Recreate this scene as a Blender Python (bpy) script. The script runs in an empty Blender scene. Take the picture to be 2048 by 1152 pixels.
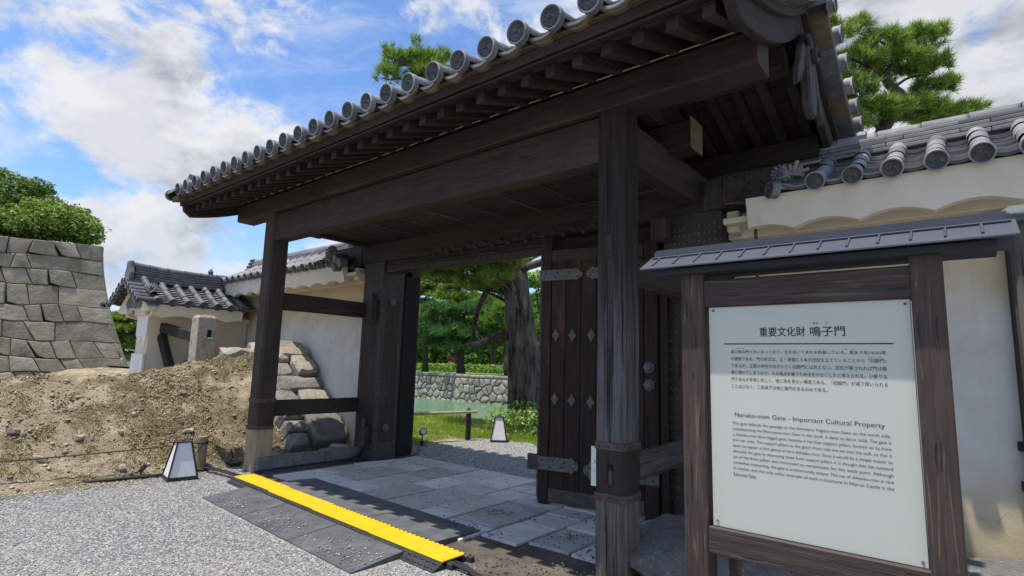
import bpy, bmesh, math, random
import numpy as np
from mathutils import Vector, Matrix, noise

random.seed(7)
RNG = np.random.default_rng(7)
sc = bpy.context.scene
COL = sc.collection
rad = math.radians

# ---------------------------------------------------------------- camera
# X runs along the gate, Y through it, Z up; the photographer stands at the origin
cam_d = bpy.data.cameras.new("camera")
cam = bpy.data.objects.new("camera", cam_d)
COL.objects.link(cam)
cam_d.sensor_width = 36.0
cam_d.lens = 36.0 * 1100.05 / 2048.0
cam_d.clip_start = 0.05
cam_d.clip_end = 3000.0
_yaw, _pit, _rol = 0.690269, 0.1390126, 0.02820033
_f = Vector((-math.sin(_yaw) * math.cos(_pit), math.cos(_yaw) * math.cos(_pit), math.sin(_pit)))
_r = Vector((math.cos(_yaw), math.sin(_yaw), 0))
_u = _r.cross(_f)
_r2 = _r * math.cos(_rol) + _u * math.sin(_rol)
_u2 = -_r * math.sin(_rol) + _u * math.cos(_rol)
cam.matrix_world = Matrix(((_r2.x, _u2.x, -_f.x, 0), (_r2.y, _u2.y, -_f.y, 0), (_r2.z, _u2.z, -_f.z, 1.6), (0, 0, 0, 1)))
sc.camera = cam

# ---------------------------------------------------------------- sky, sun, exposure
SUN = Vector((-0.15, -0.225, 1.0)).normalized()          # towards the sun
SUN_EL = math.asin(SUN.z)
SUN_AZ = math.atan2(SUN.x, SUN.y)
SUN_STRENGTH, SKY_STRENGTH, EXPOSURE = 3.2, 0.15, 0.74
world = bpy.data.worlds.new("World")
sc.world = world
world.use_nodes = True


class NT:
    """small wrapper for building node trees"""
    def __init__(s, tree):
        s.t = tree; s.n = tree.nodes; s.l = tree.links

    def new(s, typ, **kw):
        nd = s.n.new(typ)
        for k, v in kw.items():
            setattr(nd, k, v)
        return nd

    def put(s, sock, v):
        if isinstance(v, bpy.types.NodeSocket):
            s.l.new(v, sock)
        elif v is not None:
            if isinstance(v, (tuple, list)) and len(v) == 3 and sock.type == 'RGBA':
                v = (*v, 1)
            sock.default_value = v

    def math(s, op, a, b=None, c=None, clamp=False):
        nd = s.new('ShaderNodeMath', operation=op, use_clamp=clamp)
        s.put(nd.inputs[0], a); s.put(nd.inputs[1], b)
        if c is not None: s.put(nd.inputs[2], c)
        return nd.outputs[0]

    def vmath(s, op, a, b=None):
        nd = s.new('ShaderNodeVectorMath', operation=op)
        s.put(nd.inputs[0], a)
        if b is not None: s.put(nd.inputs[3] if op == 'SCALE' else nd.inputs[1], b)
        return nd.outputs['Value'] if op in ('DOT_PRODUCT', 'LENGTH', 'DISTANCE') else nd.outputs[0]

    def step(s, v, a, b):
        nd = s.new('ShaderNodeMapRange', interpolation_type='SMOOTHSTEP')
        s.put(nd.inputs[0], v); s.put(nd.inputs[1], a); s.put(nd.inputs[2], b)
        return nd.outputs[0]

    def mix(s, f, a, b, blend='MIX'):
        nd = s.new('ShaderNodeMix', data_type='RGBA', blend_type=blend)
        s.put(nd.inputs[0], f); s.put(nd.inputs[6], a); s.put(nd.inputs[7], b)
        return nd.outputs[2]

    def noise(s, vec, scale, detail=4, rough=0.55, dist=0.0):
        nd = s.new('ShaderNodeTexNoise')
        if vec is not None: s.put(nd.inputs['Vector'], vec)
        nd.inputs['Scale'].default_value = scale
        nd.inputs['Detail'].default_value = detail
        nd.inputs['Roughness'].default_value = rough
        nd.inputs['Distortion'].default_value = dist
        return nd.outputs[0]

    def scalev(s, vec, sx, sy, sz):
        nd = s.new('ShaderNodeMapping')
        s.put(nd.inputs[0], vec)
        nd.inputs['Scale'].default_value = (sx, sy, sz)
        return nd.outputs[0]

    def ramp(s, fac, stops):
        nd = s.new('ShaderNodeValToRGB')
        cr = nd.color_ramp
        while len(cr.elements) < len(stops): cr.elements.new(0.5)
        for e, (p, c) in zip(cr.elements, stops):
            e.position = p
            e.color = (*c, 1) if len(c) == 3 else c
        s.put(nd.inputs[0], fac)
        return nd.outputs[0]


CLOUD_BANKS = [
    (-0.896, 0.318, 0.308, 0.96126, 0.99863, 0.13),
    (-0.907, 0.128, 0.401, 0.97437, 0.99939, 0.10),
    (-0.873, 0.251, 0.418, 0.97815, 0.99939, 0.08),
    (-0.964, 0.137, 0.230, 0.98481, 0.99939, 0.13),
    (-0.939, 0.299, 0.167, 0.99027, 0.99985, 0.13),
    (-0.780, 0.462, 0.422, 0.98481, 0.99863, -0.16),
    (-0.739, 0.409, 0.536, 0.98163, 0.99863, -0.10),
    (-0.945, 0.147, 0.292, 0.99452, 0.99985, -0.16),
    (-0.940, 0.275, 0.202, 0.99619, 0.99966, -0.16),
    (0.009, 0.905, 0.425, 0.86603, 0.98481, 0.30),
    (-0.938, 0.106, 0.331, 0.99452, 0.99966, -0.16),
    (-0.857, 0.472, 0.207, 0.99027, 0.99939, -0.06),
    (-0.904, 0.202, 0.376, 0.99692, 0.99985, -0.13),
    (-0.880, 0.299, 0.369, 0.99756, 0.99985, -0.12),
    (-0.875, 0.169, 0.453, 0.99619, 0.99985, -0.12),
    (-0.954, 0.171, 0.245, 0.99863, 0.99995, -0.10),
    (-0.912, 0.254, 0.322, 0.99863, 0.99995, -0.08),
]


def build_world():
    t = NT(world.node_tree)
    t.n.clear()
    out = t.new('ShaderNodeOutputWorld')
    sky = t.new('ShaderNodeTexSky', sky_type='NISHITA')
    sky.sun_disc = False
    sky.sun_elevation = SUN_EL
    sky.sun_rotation = SUN_AZ
    sky.air_density = 1.0
    sky.dust_density = 0.35
    sky.ozone_density = 2.2
    d = t.new('ShaderNodeTexCoord').outputs['Generated']
    sep = t.new('ShaderNodeSeparateXYZ'); t.put(sep.inputs[0], d)
    # where the day's cloud banks stand: (direction, outer cosine, inner cosine, weight)
    bias = None
    for (dx, dy, dz, lo, hi, w) in CLOUD_BANKS:
        b_ = t.math('MULTIPLY', t.step(t.vmath('DOT_PRODUCT', d, (dx, dy, dz)), lo, hi), w)
        bias = b_ if bias is None else t.math('ADD', bias, b_)
    q = t.scalev(d, 1.0, 1.0, 1.55)
    warp = t.new('ShaderNodeTexNoise'); warp.inputs['Scale'].default_value = 2.2; warp.inputs['Detail'].default_value = 3
    t.put(warp.inputs['Vector'], q)
    p = t.vmath('ADD', q, t.vmath('SCALE', warp.outputs[1], 0.16))
    def dens(vec, det):
        return t.math('ADD', t.math('MULTIPLY_ADD', t.noise(vec, 6.0, det, 0.62), 1.35, -0.175), t.math('MULTIPLY', t.noise(vec, 15.0, 5, 0.65), 0.22))
    n0 = t.math('ADD', dens(p, 9), bias)
    mask = t.step(n0, 0.58, 0.80)
    # the same field a little towards the sun: where it is thick the cloud shades itself
    off = t.vmath('ADD', p, (SUN.x * 0.05, SUN.y * 0.05, SUN.z * 0.075))
    n1 = t.math('ADD', dens(off, 6), bias)
    shade = t.step(n1, 0.58, 0.84)
    lump = t.step(t.noise(t.vmath('ADD', p, (3.1, 1.7, 0.4)), 6.5, 6, 0.6), 0.42, 0.66)
    shade = t.math('MULTIPLY', shade, t.math('MULTIPLY_ADD', lump, 0.75, 0.25))
    ccol = t.mix(shade, (3.45, 3.5, 3.6), (1.55, 1.68, 1.95))
    skyc = t.mix(1.0, sky.outputs[0], (0.58, 0.70, 0.85), 'MULTIPLY')
    # thin streaky veil
    veil = t.step(t.noise(t.scalev(p, 2.0, 3.2, 5.0), 1.7, 8, 0.62, 0.5), 0.44, 0.78)
    c1 = t.mix(t.math('MULTIPLY', veil, 0.72), skyc, (3.1, 3.35, 3.8))
    c2 = t.mix(t.math('MULTIPLY', mask, 0.97), c1, ccol)
    hz = t.step(sep.outputs[2], 0.26, -0.02)
    c3 = t.mix(t.math('MULTIPLY', hz, 0.6), c2, (2.6, 3.0, 3.6))
    bg = t.new('ShaderNodeBackground')
    t.put(bg.inputs[0], c3)
    bg.inputs[1].default_value = SKY_STRENGTH
    t.l.new(bg.outputs[0], out.inputs[0])


build_world()
sun_d = bpy.data.lights.new("sun", 'SUN')
sun_d.energy = SUN_STRENGTH
sun_d.angle = rad(0.53)
sun_d.color = (1.0, 0.95, 0.87)
sun_o = bpy.data.objects.new("sun", sun_d)
COL.objects.link(sun_o)
sun_o.location = (-6, -9, 40)
sun_o.rotation_euler = (-SUN).to_track_quat('-Z', 'Y').to_euler()

sc.view_settings.view_transform = 'Standard'
sc.view_settings.look = 'None'
sc.view_settings.gamma = 1.0
sc.view_settings.use_curve_mapping = False
sc.view_settings.exposure = EXPOSURE
sc.render.engine = 'CYCLES'
sc.cycles.use_denoising = True
sc.cycles.max_bounces = 8
sc.cycles.diffuse_bounces = 4
sc.cycles.transparent_max_bounces = 6
sc.cycles.caustics_reflective = False
sc.cycles.caustics_refractive = False

# ---------------------------------------------------------------- materials
MATS = {}


def principled(name):
    m = bpy.data.materials.new(name)
    m.use_nodes = True
    t = NT(m.node_tree)
    b = t.n.get('Principled BSDF')
    MATS[name] = m
    return m, t, b


def finish(t, b, col, rough=0.8, spec=0.3, metal=0.0, bump=None, bdist=0.01, bstr=0.5):
    t.put(b.inputs['Base Color'], col)
    t.put(b.inputs['Roughness'], rough)
    b.inputs['Specular IOR Level'].default_value = spec
    b.inputs['Metallic'].default_value = metal
    if bump is not None:
        bn = t.new('ShaderNodeBump')
        bn.inputs['Strength'].default_value = bstr
        bn.inputs['Distance'].default_value = bdist
        t.put(bn.inputs['Height'], bump)
        t.l.new(bn.outputs[0], b.inputs['Normal'])


def coords(t, kind='Object', rnd=0.0):
    v = t.new('ShaderNodeTexCoord').outputs[kind]
    r = t.new('ShaderNodeObjectInfo').outputs['Random']
    if rnd:
        cm = t.new('ShaderNodeCombineXYZ')
        for i, k in enumerate((17.3, 9.1, 23.7)):
            t.put(cm.inputs[i], t.math('MULTIPLY', r, k * rnd))
        v = t.vmath('ADD', v, cm.outputs[0])
    return v, r


def bright(t, col, r, amt):
    """value variation from one object to the next"""
    f = t.math('MULTIPLY_ADD', r, amt, 1.0 - amt / 2)
    cm = t.new('ShaderNodeCombineColor')
    for i in range(3): t.put(cm.inputs[i], f)
    return t.mix(1.0, col, cm.outputs[0], 'MULTIPLY')


def wood(name, axis, c1, c2, streak, sfac=0.4, rough=0.75, vary=0.25, spec=0.25, k=1.0, ring=9.0, patch=None):
    m, t, b = principled(name)
    v, r = coords(t, rnd=1.0)
    s = [13.0 * k] * 3; s[axis] = 0.9 * k
    s2 = [3.4 * k] * 3; s2[axis] = 0.13 * k
    g = t.noise(t.scalev(v, *s), 2.2, 7, 0.65)
    w = t.noise(t.scalev(v, *s2), 1.5, 2.5, 0.45, 0.0)
    rings = t.math('PINGPONG', t.math('MULTIPLY', w, ring), 0.5)
    line = t.step(rings, 0.40, 0.5)
    col = t.ramp(g, [(0.28, c1), (0.72, c2)])
    col = t.mix(t.math('MULTIPLY', t.math('MULTIPLY', line, t.step(g, 0.35, 0.65)), sfac), col, streak)
    blot = t.noise(v, 1.1, 4, 0.6)
    col = t.mix(t.math('MULTIPLY', t.step(blot, 0.45, 0.75), 0.45), col, tuple(x * 0.55 for x in c1))
    if patch:
        col = t.mix(t.math('MULTIPLY', t.step(t.noise(t.scalev(v, *[1.6 if i != axis else 0.5 for i in range(3)]), 1.4, 6, 0.65), 0.5, 0.72), patch[1]), col, patch[0])
    col = bright(t, col, r, vary)
    crack = t.step(t.noise(t.scalev(v, *[q * 1.6 for q in s]), 1.6, 2, 0.5), 0.36, 0.30)
    col = t.mix(t.math('MULTIPLY', crack, 0.6), col, tuple(x * 0.3 for x in c1))
    h = t.math('SUBTRACT', t.math('ADD', g, t.math('MULTIPLY', line, 0.25)), t.math('MULTIPLY', crack, 0.8))
    finish(t, b, col, t.math('MULTIPLY_ADD', g, 0.25, rough - 0.12), spec, 0, h, 0.006, 0.7)
    return m


def mottled(name, stops, scale=4.0, detail=7, rough=0.85, spec=0.25, vary=0.0, spots=(), bscale=None, bdist=0.01, bstr=0.5, stretch=(1, 1, 1), metal=0.0, rnd=1.0, kind='Object'):
    """stone, plaster, soil, iron, tile: a noise ramp, extra stains, bump"""
    m, t, b = principled(name)
    v, r = coords(t, kind, rnd=rnd)
    n = t.noise(t.scalev(v, *stretch), scale, detail, 0.62)
    col = t.ramp(n, stops)
    for (ss, lo, hi, c, fac, st) in spots:
        col = t.mix(t.math('MULTIPLY', t.step(t.noise(t.scalev(v, *st), ss, 6, 0.65), lo, hi), fac), col, c)
    if vary: col = bright(t, col, r, vary)
    h = t.noise(v, bscale or scale * 4, 8, 0.68)
    finish(t, b, col, rough, spec, metal, h, bdist, bstr)
    return m


# dark old cypress of the gate, one material per grain direction
for _n, _a in (('x', 0), ('y', 1), ('z', 2)):
    wood('timber_' + _n, _a, (0.029, 0.0215, 0.0175), (0.062, 0.046, 0.0375), (0.09, 0.068, 0.055), 0.3, vary=0.4, patch=((0.092, 0.076, 0.066), 0.45))
wood('timber_lit_x', 0, (0.070, 0.046, 0.032), (0.15, 0.105, 0.075), (0.04, 0.03, 0.02), 0.3)  # eaves batten: the light on it is put into a paler, warmer colour
wood('timber_brown_z', 2, (0.014, 0.0088, 0.0068), (0.045, 0.027, 0.0195), (0.014, 0.009, 0.007), 0.4, vary=0.45, patch=((0.115, 0.060, 0.040), 0.5))
wood('timber_grey_z', 2, (0.045, 0.042, 0.043), (0.125, 0.118, 0.120), (0.025, 0.022, 0.021), 0.6, patch=((0.20, 0.19, 0.19), 0.5))
wood('timber_pale_z', 2, (0.27, 0.20, 0.13), (0.44, 0.34, 0.235), (0.13, 0.09, 0.06), 0.5, patch=((0.20, 0.16, 0.13), 0.4))
wood('timber_ash_z', 2, (0.058, 0.050, 0.044), (0.19, 0.168, 0.146), (0.035, 0.028, 0.023), 0.6, patch=((0.26, 0.235, 0.21), 0.5))
wood('timber_ash_x', 0, (0.07, 0.06, 0.055), (0.17, 0.15, 0.135), (0.04, 0.03, 0.025), 0.5)
wood('timber_ash_y', 1, (0.055, 0.048, 0.045), (0.15, 0.135, 0.125), (0.04, 0.03, 0.025), 0.5)
wood('timber_carved', 2, (0.030, 0.026, 0.025), (0.095, 0.084, 0.078), (0.02, 0.016, 0.014), 0.5)
wood('timber_end', 1, (0.13, 0.090, 0.055), (0.25, 0.18, 0.115), (0.07, 0.045, 0.03), 0.5)
wood('sign_wood_z', 2, (0.044, 0.030, 0.0245), (0.098, 0.067, 0.054), (0.27, 0.175, 0.115), 0.75, rough=0.6, k=2.2, ring=13, vary=0.1)
wood('sign_wood_x', 0, (0.040, 0.028, 0.024), (0.090, 0.064, 0.054), (0.21, 0.15, 0.11), 0.5, rough=0.55, k=2.0, ring=7, vary=0.1)


def weathered_pillar():
    """old pillar: dark and sheltered above, silvered where rain reaches it, with vertical streaks"""
    m, t, b = principled('pillar_weathered')
    v, r = coords(t)
    sp = t.new('ShaderNodeSeparateXYZ'); t.put(sp.inputs[0], v)
    g = t.noise(t.scalev(v, 16, 16, 0.8), 2.2, 7, 0.66)
    streak = t.noise(t.scalev(v, 9, 9, 0.5), 1.6, 5, 0.6)
    dark = t.ramp(g, [(0.3, (0.016, 0.012, 0.0105)), (0.7, (0.048, 0.036, 0.030))])
    grey = t.ramp(g, [(0.3, (0.055, 0.052, 0.054)), (0.72, (0.175, 0.168, 0.172))])
    zc = t.math('ADD', sp.outputs[2], t.math('MULTIPLY', t.math('SUBTRACT', streak, 0.5), 2.2))
    f = t.math('MULTIPLY', t.step(zc, 2.75, 1.55), t.step(streak, 0.30, 0.55))
    col = t.mix(f, dark, grey)
    crack = t.step(t.noise(t.scalev(v, 26, 26, 0.7), 1.5, 2, 0.5), 0.38, 0.31)
    col = t.mix(t.math('MULTIPLY', crack, 0.8), col, (0.010, 0.008, 0.007))
    finish(t, b, col, 0.8, 0.2, 0, t.math('SUBTRACT', g, t.math('MULTIPLY', crack, 1.0)), 0.008, 0.8)


weathered_pillar()
wood('log_wood', 2, (0.22, 0.16, 0.11), (0.40, 0.31, 0.22), (0.12, 0.08, 0.05), 0.5)
wood('bamboo', 0, (0.30, 0.24, 0.13), (0.46, 0.38, 0.22), (0.2, 0.15, 0.08), 0.2, rough=0.45)
mottled('iron', [(0.3, (0.030, 0.026, 0.025)), (0.7, (0.066, 0.058, 0.054))], 9, rough=0.66, spec=0.35, vary=0.2, spots=[(5, .5, .7, (0.085, 0.058, 0.042), .5, (1, 1, 1))], bdist=0.003)
mottled('iron_rust', [(0.3, (0.060, 0.040, 0.034)), (0.7, (0.125, 0.090, 0.076))], 14, rough=0.75, spots=[(8, .5, .7, (0.16, 0.12, 0.105), .5, (1, 1, 1))], bdist=0.003)
mottled('iron_grey', [(0.3, (0.070, 0.066, 0.063)), (0.7, (0.155, 0.148, 0.142))], 25, rough=0.6, spec=0.4, bdist=0.002)
mottled('black_void', [(0.3, (0.012, 0.011, 0.011)), (0.7, (0.02, 0.018, 0.018))], 5, rough=0.9)
mottled('tile', [(0.25, (0.115, 0.116, 0.120)), (0.75, (0.28, 0.278, 0.280))], 4.5, rough=0.6, spec=0.35, vary=0.5,
        spots=[(2.2, .5, .72, (0.42, 0.41, 0.40), .55, (1, 1, 1)), (9, .55, .75, (0.10, 0.105, 0.11), .5, (1, 1, 1)), (14, .62, .7, (0.36, 0.33, 0.26), .4, (1, 1, 1))], bdist=0.004)
mottled('tile_dark', [(0.25, (0.060, 0.062, 0.070)), (0.75, (0.15, 0.152, 0.165))], 6, rough=0.55, spec=0.45, vary=0.35,
        spots=[(3, .52, .72, (0.26, 0.255, 0.26), .5, (1, 1, 1)), (11, .6, .7, (0.30, 0.27, 0.2), .3, (1, 1, 1))], bdist=0.004)
mottled('tile_under', [(0.3, (0.10, 0.083, 0.056)), (0.7, (0.20, 0.165, 0.11))], 7, rough=0.9, vary=0.3, spots=[(3, .45, .7, (0.07, 0.066, 0.062), .75, (1, 1, 1))])
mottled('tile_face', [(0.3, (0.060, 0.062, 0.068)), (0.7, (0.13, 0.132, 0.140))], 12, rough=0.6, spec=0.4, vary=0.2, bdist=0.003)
mottled('white_plaster', [(0.3, (0.68, 0.68, 0.67)), (0.7, (0.76, 0.755, 0.745))], 2, rough=0.9, spots=[(3, .55, .8, (0.55, 0.48, 0.36), .4, (1, 1, .4))], bdist=0.003)
mottled('cream_plaster', [(0.3, (0.60, 0.53, 0.40)), (0.7, (0.72, 0.655, 0.52))], 1.6, rough=0.92, bdist=0.004,
        spots=[(1.1, .5, .75, (0.50, 0.41, 0.27), .55, (1, 1, 1.6)), (7, .6, .75, (0.42, 0.36, 0.26), .25, (1, 1, 1))])
mottled('fascia_plaster', [(0.3, (0.66, 0.60, 0.48)), (0.7, (0.77, 0.72, 0.61))], 2.2, rough=0.92, bdist=0.004,
        spots=[(5, .55, .8, (0.50, 0.43, 0.31), .4, (1, 1, 1)), (16, .66, .72, (0.3, 0.25, 0.18), .3, (1, 1, 1))])


def weathered_wall(name):
    """plaster: rain-washed grey white where exposed, still cream close under the eaves and near the soil"""
    m, t, b = principled(name)
    v, r = coords(t)
    sp = t.new('ShaderNodeSeparateXYZ'); t.put(sp.inputs[0], v)
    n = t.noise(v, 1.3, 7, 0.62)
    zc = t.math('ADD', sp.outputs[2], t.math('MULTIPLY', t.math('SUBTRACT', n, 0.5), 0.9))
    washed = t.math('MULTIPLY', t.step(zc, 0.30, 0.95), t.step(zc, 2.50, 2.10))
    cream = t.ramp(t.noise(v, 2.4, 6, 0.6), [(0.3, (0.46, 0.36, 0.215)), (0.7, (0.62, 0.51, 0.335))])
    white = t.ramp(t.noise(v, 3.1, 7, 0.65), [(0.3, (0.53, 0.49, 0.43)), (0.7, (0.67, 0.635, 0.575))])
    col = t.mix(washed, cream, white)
    st = t.step(t.noise(t.scalev(v, 1.4, 1.4, 0.7), 1.7, 7, 0.66), 0.56, 0.78)
    col = t.mix(t.math('MULTIPLY', st, 0.42), col, (0.36, 0.29, 0.20))
    run = t.math('MULTIPLY', t.step(t.noise(t.scalev(v, 7, 7, 0.35), 1.6, 6, 0.65), 0.56, 0.72), t.step(sp.outputs[2], 0.3, 1.6))
    col = t.mix(t.math('MULTIPLY', run, 0.22), col, (0.30, 0.26, 0.20))
    vc = t.new('ShaderNodeTexVoronoi', feature='DISTANCE_TO_EDGE'); vc.inputs['Scale'].default_value = 0.9
    t.put(vc.inputs['Vector'], t.vmath('ADD', v, t.vmath('SCALE', t.new('ShaderNodeTexNoise').outputs[1], 0.55)))
    hair = t.math('MULTIPLY', t.step(vc.outputs['Distance'], 0.004, 0.0), t.step(t.noise(v, 1.1, 3, 0.5), 0.5, 0.6))
    col = t.mix(t.math('MULTIPLY', hair, 0.40), col, (0.24, 0.20, 0.15))
    spk = t.step(t.noise(v, 19, 5, 0.7), 0.62, 0.72)
    col = t.mix(t.math('MULTIPLY', spk, 0.2), col, (0.34, 0.30, 0.24))
    hgt = t.math('ADD', t.noise(v, 26, 6, 0.7), t.math('MULTIPLY', n, 2.0))
    finish(t, b, col, 0.93, 0.15, 0, hgt, 0.006, 0.45)


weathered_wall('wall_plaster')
mottled('granite', [(0.25, (0.19, 0.182, 0.168)), (0.75, (0.40, 0.38, 0.35))], 7, vary=0.35, bscale=20, bdist=0.035, bstr=0.9,
        spots=[(2.5, .5, .7, (0.22, 0.17, 0.10), .5, (1, 1, 1)), (60, .6, .68, (0.08, 0.08, 0.08), .5, (1, 1, 1))])
mottled('granite_tan', [(0.25, (0.32, 0.27, 0.21)), (0.75, (0.52, 0.455, 0.37))], 7, vary=0.3, bscale=20, bdist=0.035, bstr=0.9,
        spots=[(4, .5, .7, (0.25, 0.23, 0.19), .5, (1, 1, 1)), (50, .6, .68, (0.12, 0.10, 0.08), .4, (1, 1, 1))])
mottled('granite_grey', [(0.25, (0.10, 0.10, 0.098)), (0.75, (0.22, 0.218, 0.21))], 6, vary=0.25, bscale=24, bdist=0.03, bstr=0.9,
        spots=[(34, .54, .64, (0.36, 0.355, 0.35), .6, (1, 1, 1)), (3, .5, .72, (0.17, 0.13, 0.085), .4, (1, 1, 1))])
mottled('castle_stone', [(0.25, (0.150, 0.132, 0.100)), (0.75, (0.360, 0.322, 0.250))], 1.6, vary=0.5, bscale=7, bdist=0.06, bstr=0.9,
        spots=[(0.6, .48, .72, (0.20, 0.165, 0.12), .5, (1, 1, 1)), (0.9, .52, .7, (0.145, 0.165, 0.115), .5, (1, 1, 1)), (1.3, .56, .74, (0.10, 0.085, 0.075), .6, (1.5, 1.5, .35)), (22, .6, .7, (0.36, 0.34, 0.31), .3, (1, 1, 1))])
mottled('moat_stone', [(0.25, (0.19, 0.17, 0.14)), (0.75, (0.38, 0.345, 0.295))], 1.5, vary=0.5, bscale=7, bdist=0.03,
        spots=[(0.9, .5, .7, (0.30, 0.22, 0.16), .4, (1, 1, 1)), (3, .55, .75, (0.16, 0.145, 0.12), .5, (1, 1, 1))])
mottled('joint_dark', [(0.3, (0.035, 0.032, 0.026)), (0.7, (0.07, 0.065, 0.05))], 6)
mottled('pick_stone', [(0.25, (0.33, 0.29, 0.23)), (0.75, (0.52, 0.47, 0.39))], 20, bscale=26, bdist=0.03, bstr=0.9, rnd=0,
        spots=[(6, .5, .7, (0.26, 0.22, 0.16), .5, (1, 1, 1))])
mottled('paver', [(0.25, (0.44, 0.415, 0.375)), (0.75, (0.63, 0.595, 0.545))], 4, vary=0.55, bscale=30, bdist=0.012, rough=0.8,
        spots=[(2.2, .5, .72, (0.30, 0.255, 0.20), .55, (1, 1, 1)), (45, .6, .7, (0.18, 0.175, 0.17), .4, (1, 1, 1))])
mottled('packed_earth', [(0.3, (0.070, 0.056, 0.044)), (0.7, (0.16, 0.132, 0.105))], 5, bscale=60, bdist=0.012)
mottled('rubber', [(0.3, (0.070, 0.072, 0.078)), (0.7, (0.125, 0.128, 0.136))], 5, rough=0.75, spots=[(3, .45, .75, (0.22, 0.215, 0.20), .55, (1, 1, 1))], bscale=160, bdist=0.004)
mottled('rubber_black', [(0.3, (0.025, 0.026, 0.030)), (0.7, (0.050, 0.052, 0.058))], 9, rough=0.6, bdist=0.003)
mottled('yellow_plastic', [(0.3, (0.78, 0.43, 0.006)), (0.7, (0.88, 0.51, 0.010))], 6, rough=0.5, spec=0.35, spots=[(4, .50, .72, (0.62, 0.38, 0.03), .5, (1, 1, 1)), (22, .58, .70, (0.34, 0.24, 0.08), .5, (1, 1, 1))], bdist=0.002)
mottled('cable', [(0.3, (0.018, 0.018, 0.020)), (0.7, (0.045, 0.045, 0.048))], 12, rough=0.5, bdist=0.001)
mottled('lamp_frame', [(0.3, (0.030, 0.024, 0.022)), (0.7, (0.055, 0.046, 0.042))], 12, rough=0.55, bdist=0.001)
mottled('lamp_paper', [(0.3, (0.72, 0.72, 0.72)), (0.7, (0.80, 0.80, 0.79))], 3, rough=0.4, spots=[(6, .58, .8, (0.50, 0.47, 0.42), .35, (1, 1, .5))], bdist=0.0005)
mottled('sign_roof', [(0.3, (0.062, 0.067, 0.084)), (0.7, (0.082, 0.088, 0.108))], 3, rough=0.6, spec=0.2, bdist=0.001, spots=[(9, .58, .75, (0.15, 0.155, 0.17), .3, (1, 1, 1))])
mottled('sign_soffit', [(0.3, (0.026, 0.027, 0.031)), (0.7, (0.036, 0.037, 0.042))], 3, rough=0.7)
mottled('sign_board', [(0.3, (0.525, 0.525, 0.445)), (0.7, (0.56, 0.56, 0.48))], 1.5, rough=0.38, spec=0.4, bdist=0.0003)
mottled('ink', [(0.3, (0.020, 0.020, 0.022)), (0.7, (0.03, 0.03, 0.032))], 5, rough=0.6, bdist=0.0002)
mottled('rope', [(0.3, (0.06, 0.045, 0.035)), (0.7, (0.14, 0.105, 0.08))], 60, rough=0.9)
mottled('wire', [(0.3, (0.38, 0.30, 0.17)), (0.7, (0.5, 0.42, 0.28))], 10, rough=0.5)
mottled('verdigris', [(0.3, (0.10, 0.26, 0.20)), (0.7, (0.22, 0.40, 0.32))], 12, rough=0.7)
mottled('copper_dark', [(0.3, (0.06, 0.07, 0.07)), (0.7, (0.14, 0.17, 0.16))], 9, rough=0.5)
mottled('charred', [(0.3, (0.016, 0.014, 0.013)), (0.7, (0.045, 0.040, 0.036))], 10, rough=0.8, stretch=(1, 1, 1), bdist=0.008)
mottled('bark', [(0.38, (0.032, 0.017, 0.014)), (0.50, (0.105, 0.088, 0.076)), (0.68, (0.20, 0.175, 0.155))], 7, stretch=(1, 1, 0.16), bscale=8, bdist=0.09, bstr=1.0, spots=[(3, .5, .7, (0.24, 0.215, 0.19), .35, (1, 1, .4))])
mottled('bark_dark', [(0.3, (0.035, 0.026, 0.020)), (0.7, (0.095, 0.072, 0.056))], 8, stretch=(1, 1, 0.4), bdist=0.03)
mottled('lawn', [(0.3, (0.13, 0.22, 0.045)), (0.7, (0.24, 0.34, 0.08))], 0.8, bscale=6, bdist=0.05, rnd=0)
mottled('skin', [(0.3, (0.45, 0.28, 0.2)), (0.7, (0.5, 0.32, 0.24))], 5)
mottled('red_cloth', [(0.3, (0.42, 0.05, 0.045)), (0.7, (0.5, 0.07, 0.06))], 8)
mottled('white_cloth', [(0.3, (0.7, 0.7, 0.7)), (0.7, (0.78, 0.78, 0.78))], 8)
mottled('white_tag', [(0.3, (0.70, 0.72, 0.66)), (0.7, (0.78, 0.79, 0.74))], 8, rough=0.5, spots=[(20, .58, .72, (0.5, 0.33, 0.12), .5, (1, 1, 1))])


def gravel_mat():
    m, t, b = principled('gravel')
    v = t.new('ShaderNodeTexCoord').outputs['Object']
    vo = t.new('ShaderNodeTexVoronoi'); vo.inputs['Scale'].default_value = 58.0
    t.put(vo.inputs['Vector'], t.vmath('ADD', v, t.vmath('SCALE', t.new('ShaderNodeTexNoise').outputs[1], 0.004)))
    vo2 = t.new('ShaderNodeTexVoronoi'); vo2.inputs['Scale'].default_value = 130.0
    t.put(vo2.inputs['Vector'], v)
    sh = t.new('ShaderNodeSeparateColor'); t.put(sh.inputs[0], vo.outputs['Color'])
    col = t.ramp(sh.outputs[0], [(0.0, (0.145, 0.155, 0.175)), (0.35, (0.25, 0.255, 0.265)), (0.62, (0.34, 0.335, 0.32)), (0.85, (0.47, 0.45, 0.40)), (1.0, (0.60, 0.58, 0.53))])
    edge = t.step(vo.outputs['Distance'], 0.42, 0.72)
    col = t.mix(t.math('MULTIPLY', edge, 0.55), col, (0.10, 0.098, 0.092))
    big = t.noise(v, 0.7, 6, 0.6)
    col = t.mix(t.math('MULTIPLY', t.step(big, 0.42, 0.72), 0.35), col, (0.42, 0.37, 0.28))
    h = t.math('ADD', t.math('MULTIPLY', vo.outputs['Distance'], -1.0), t.math('MULTIPLY', vo2.outputs['Distance'], -0.35))
    finish(t, b, col, 0.85, 0.25, 0, h, 0.014, 0.8)


gravel_mat()


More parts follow.
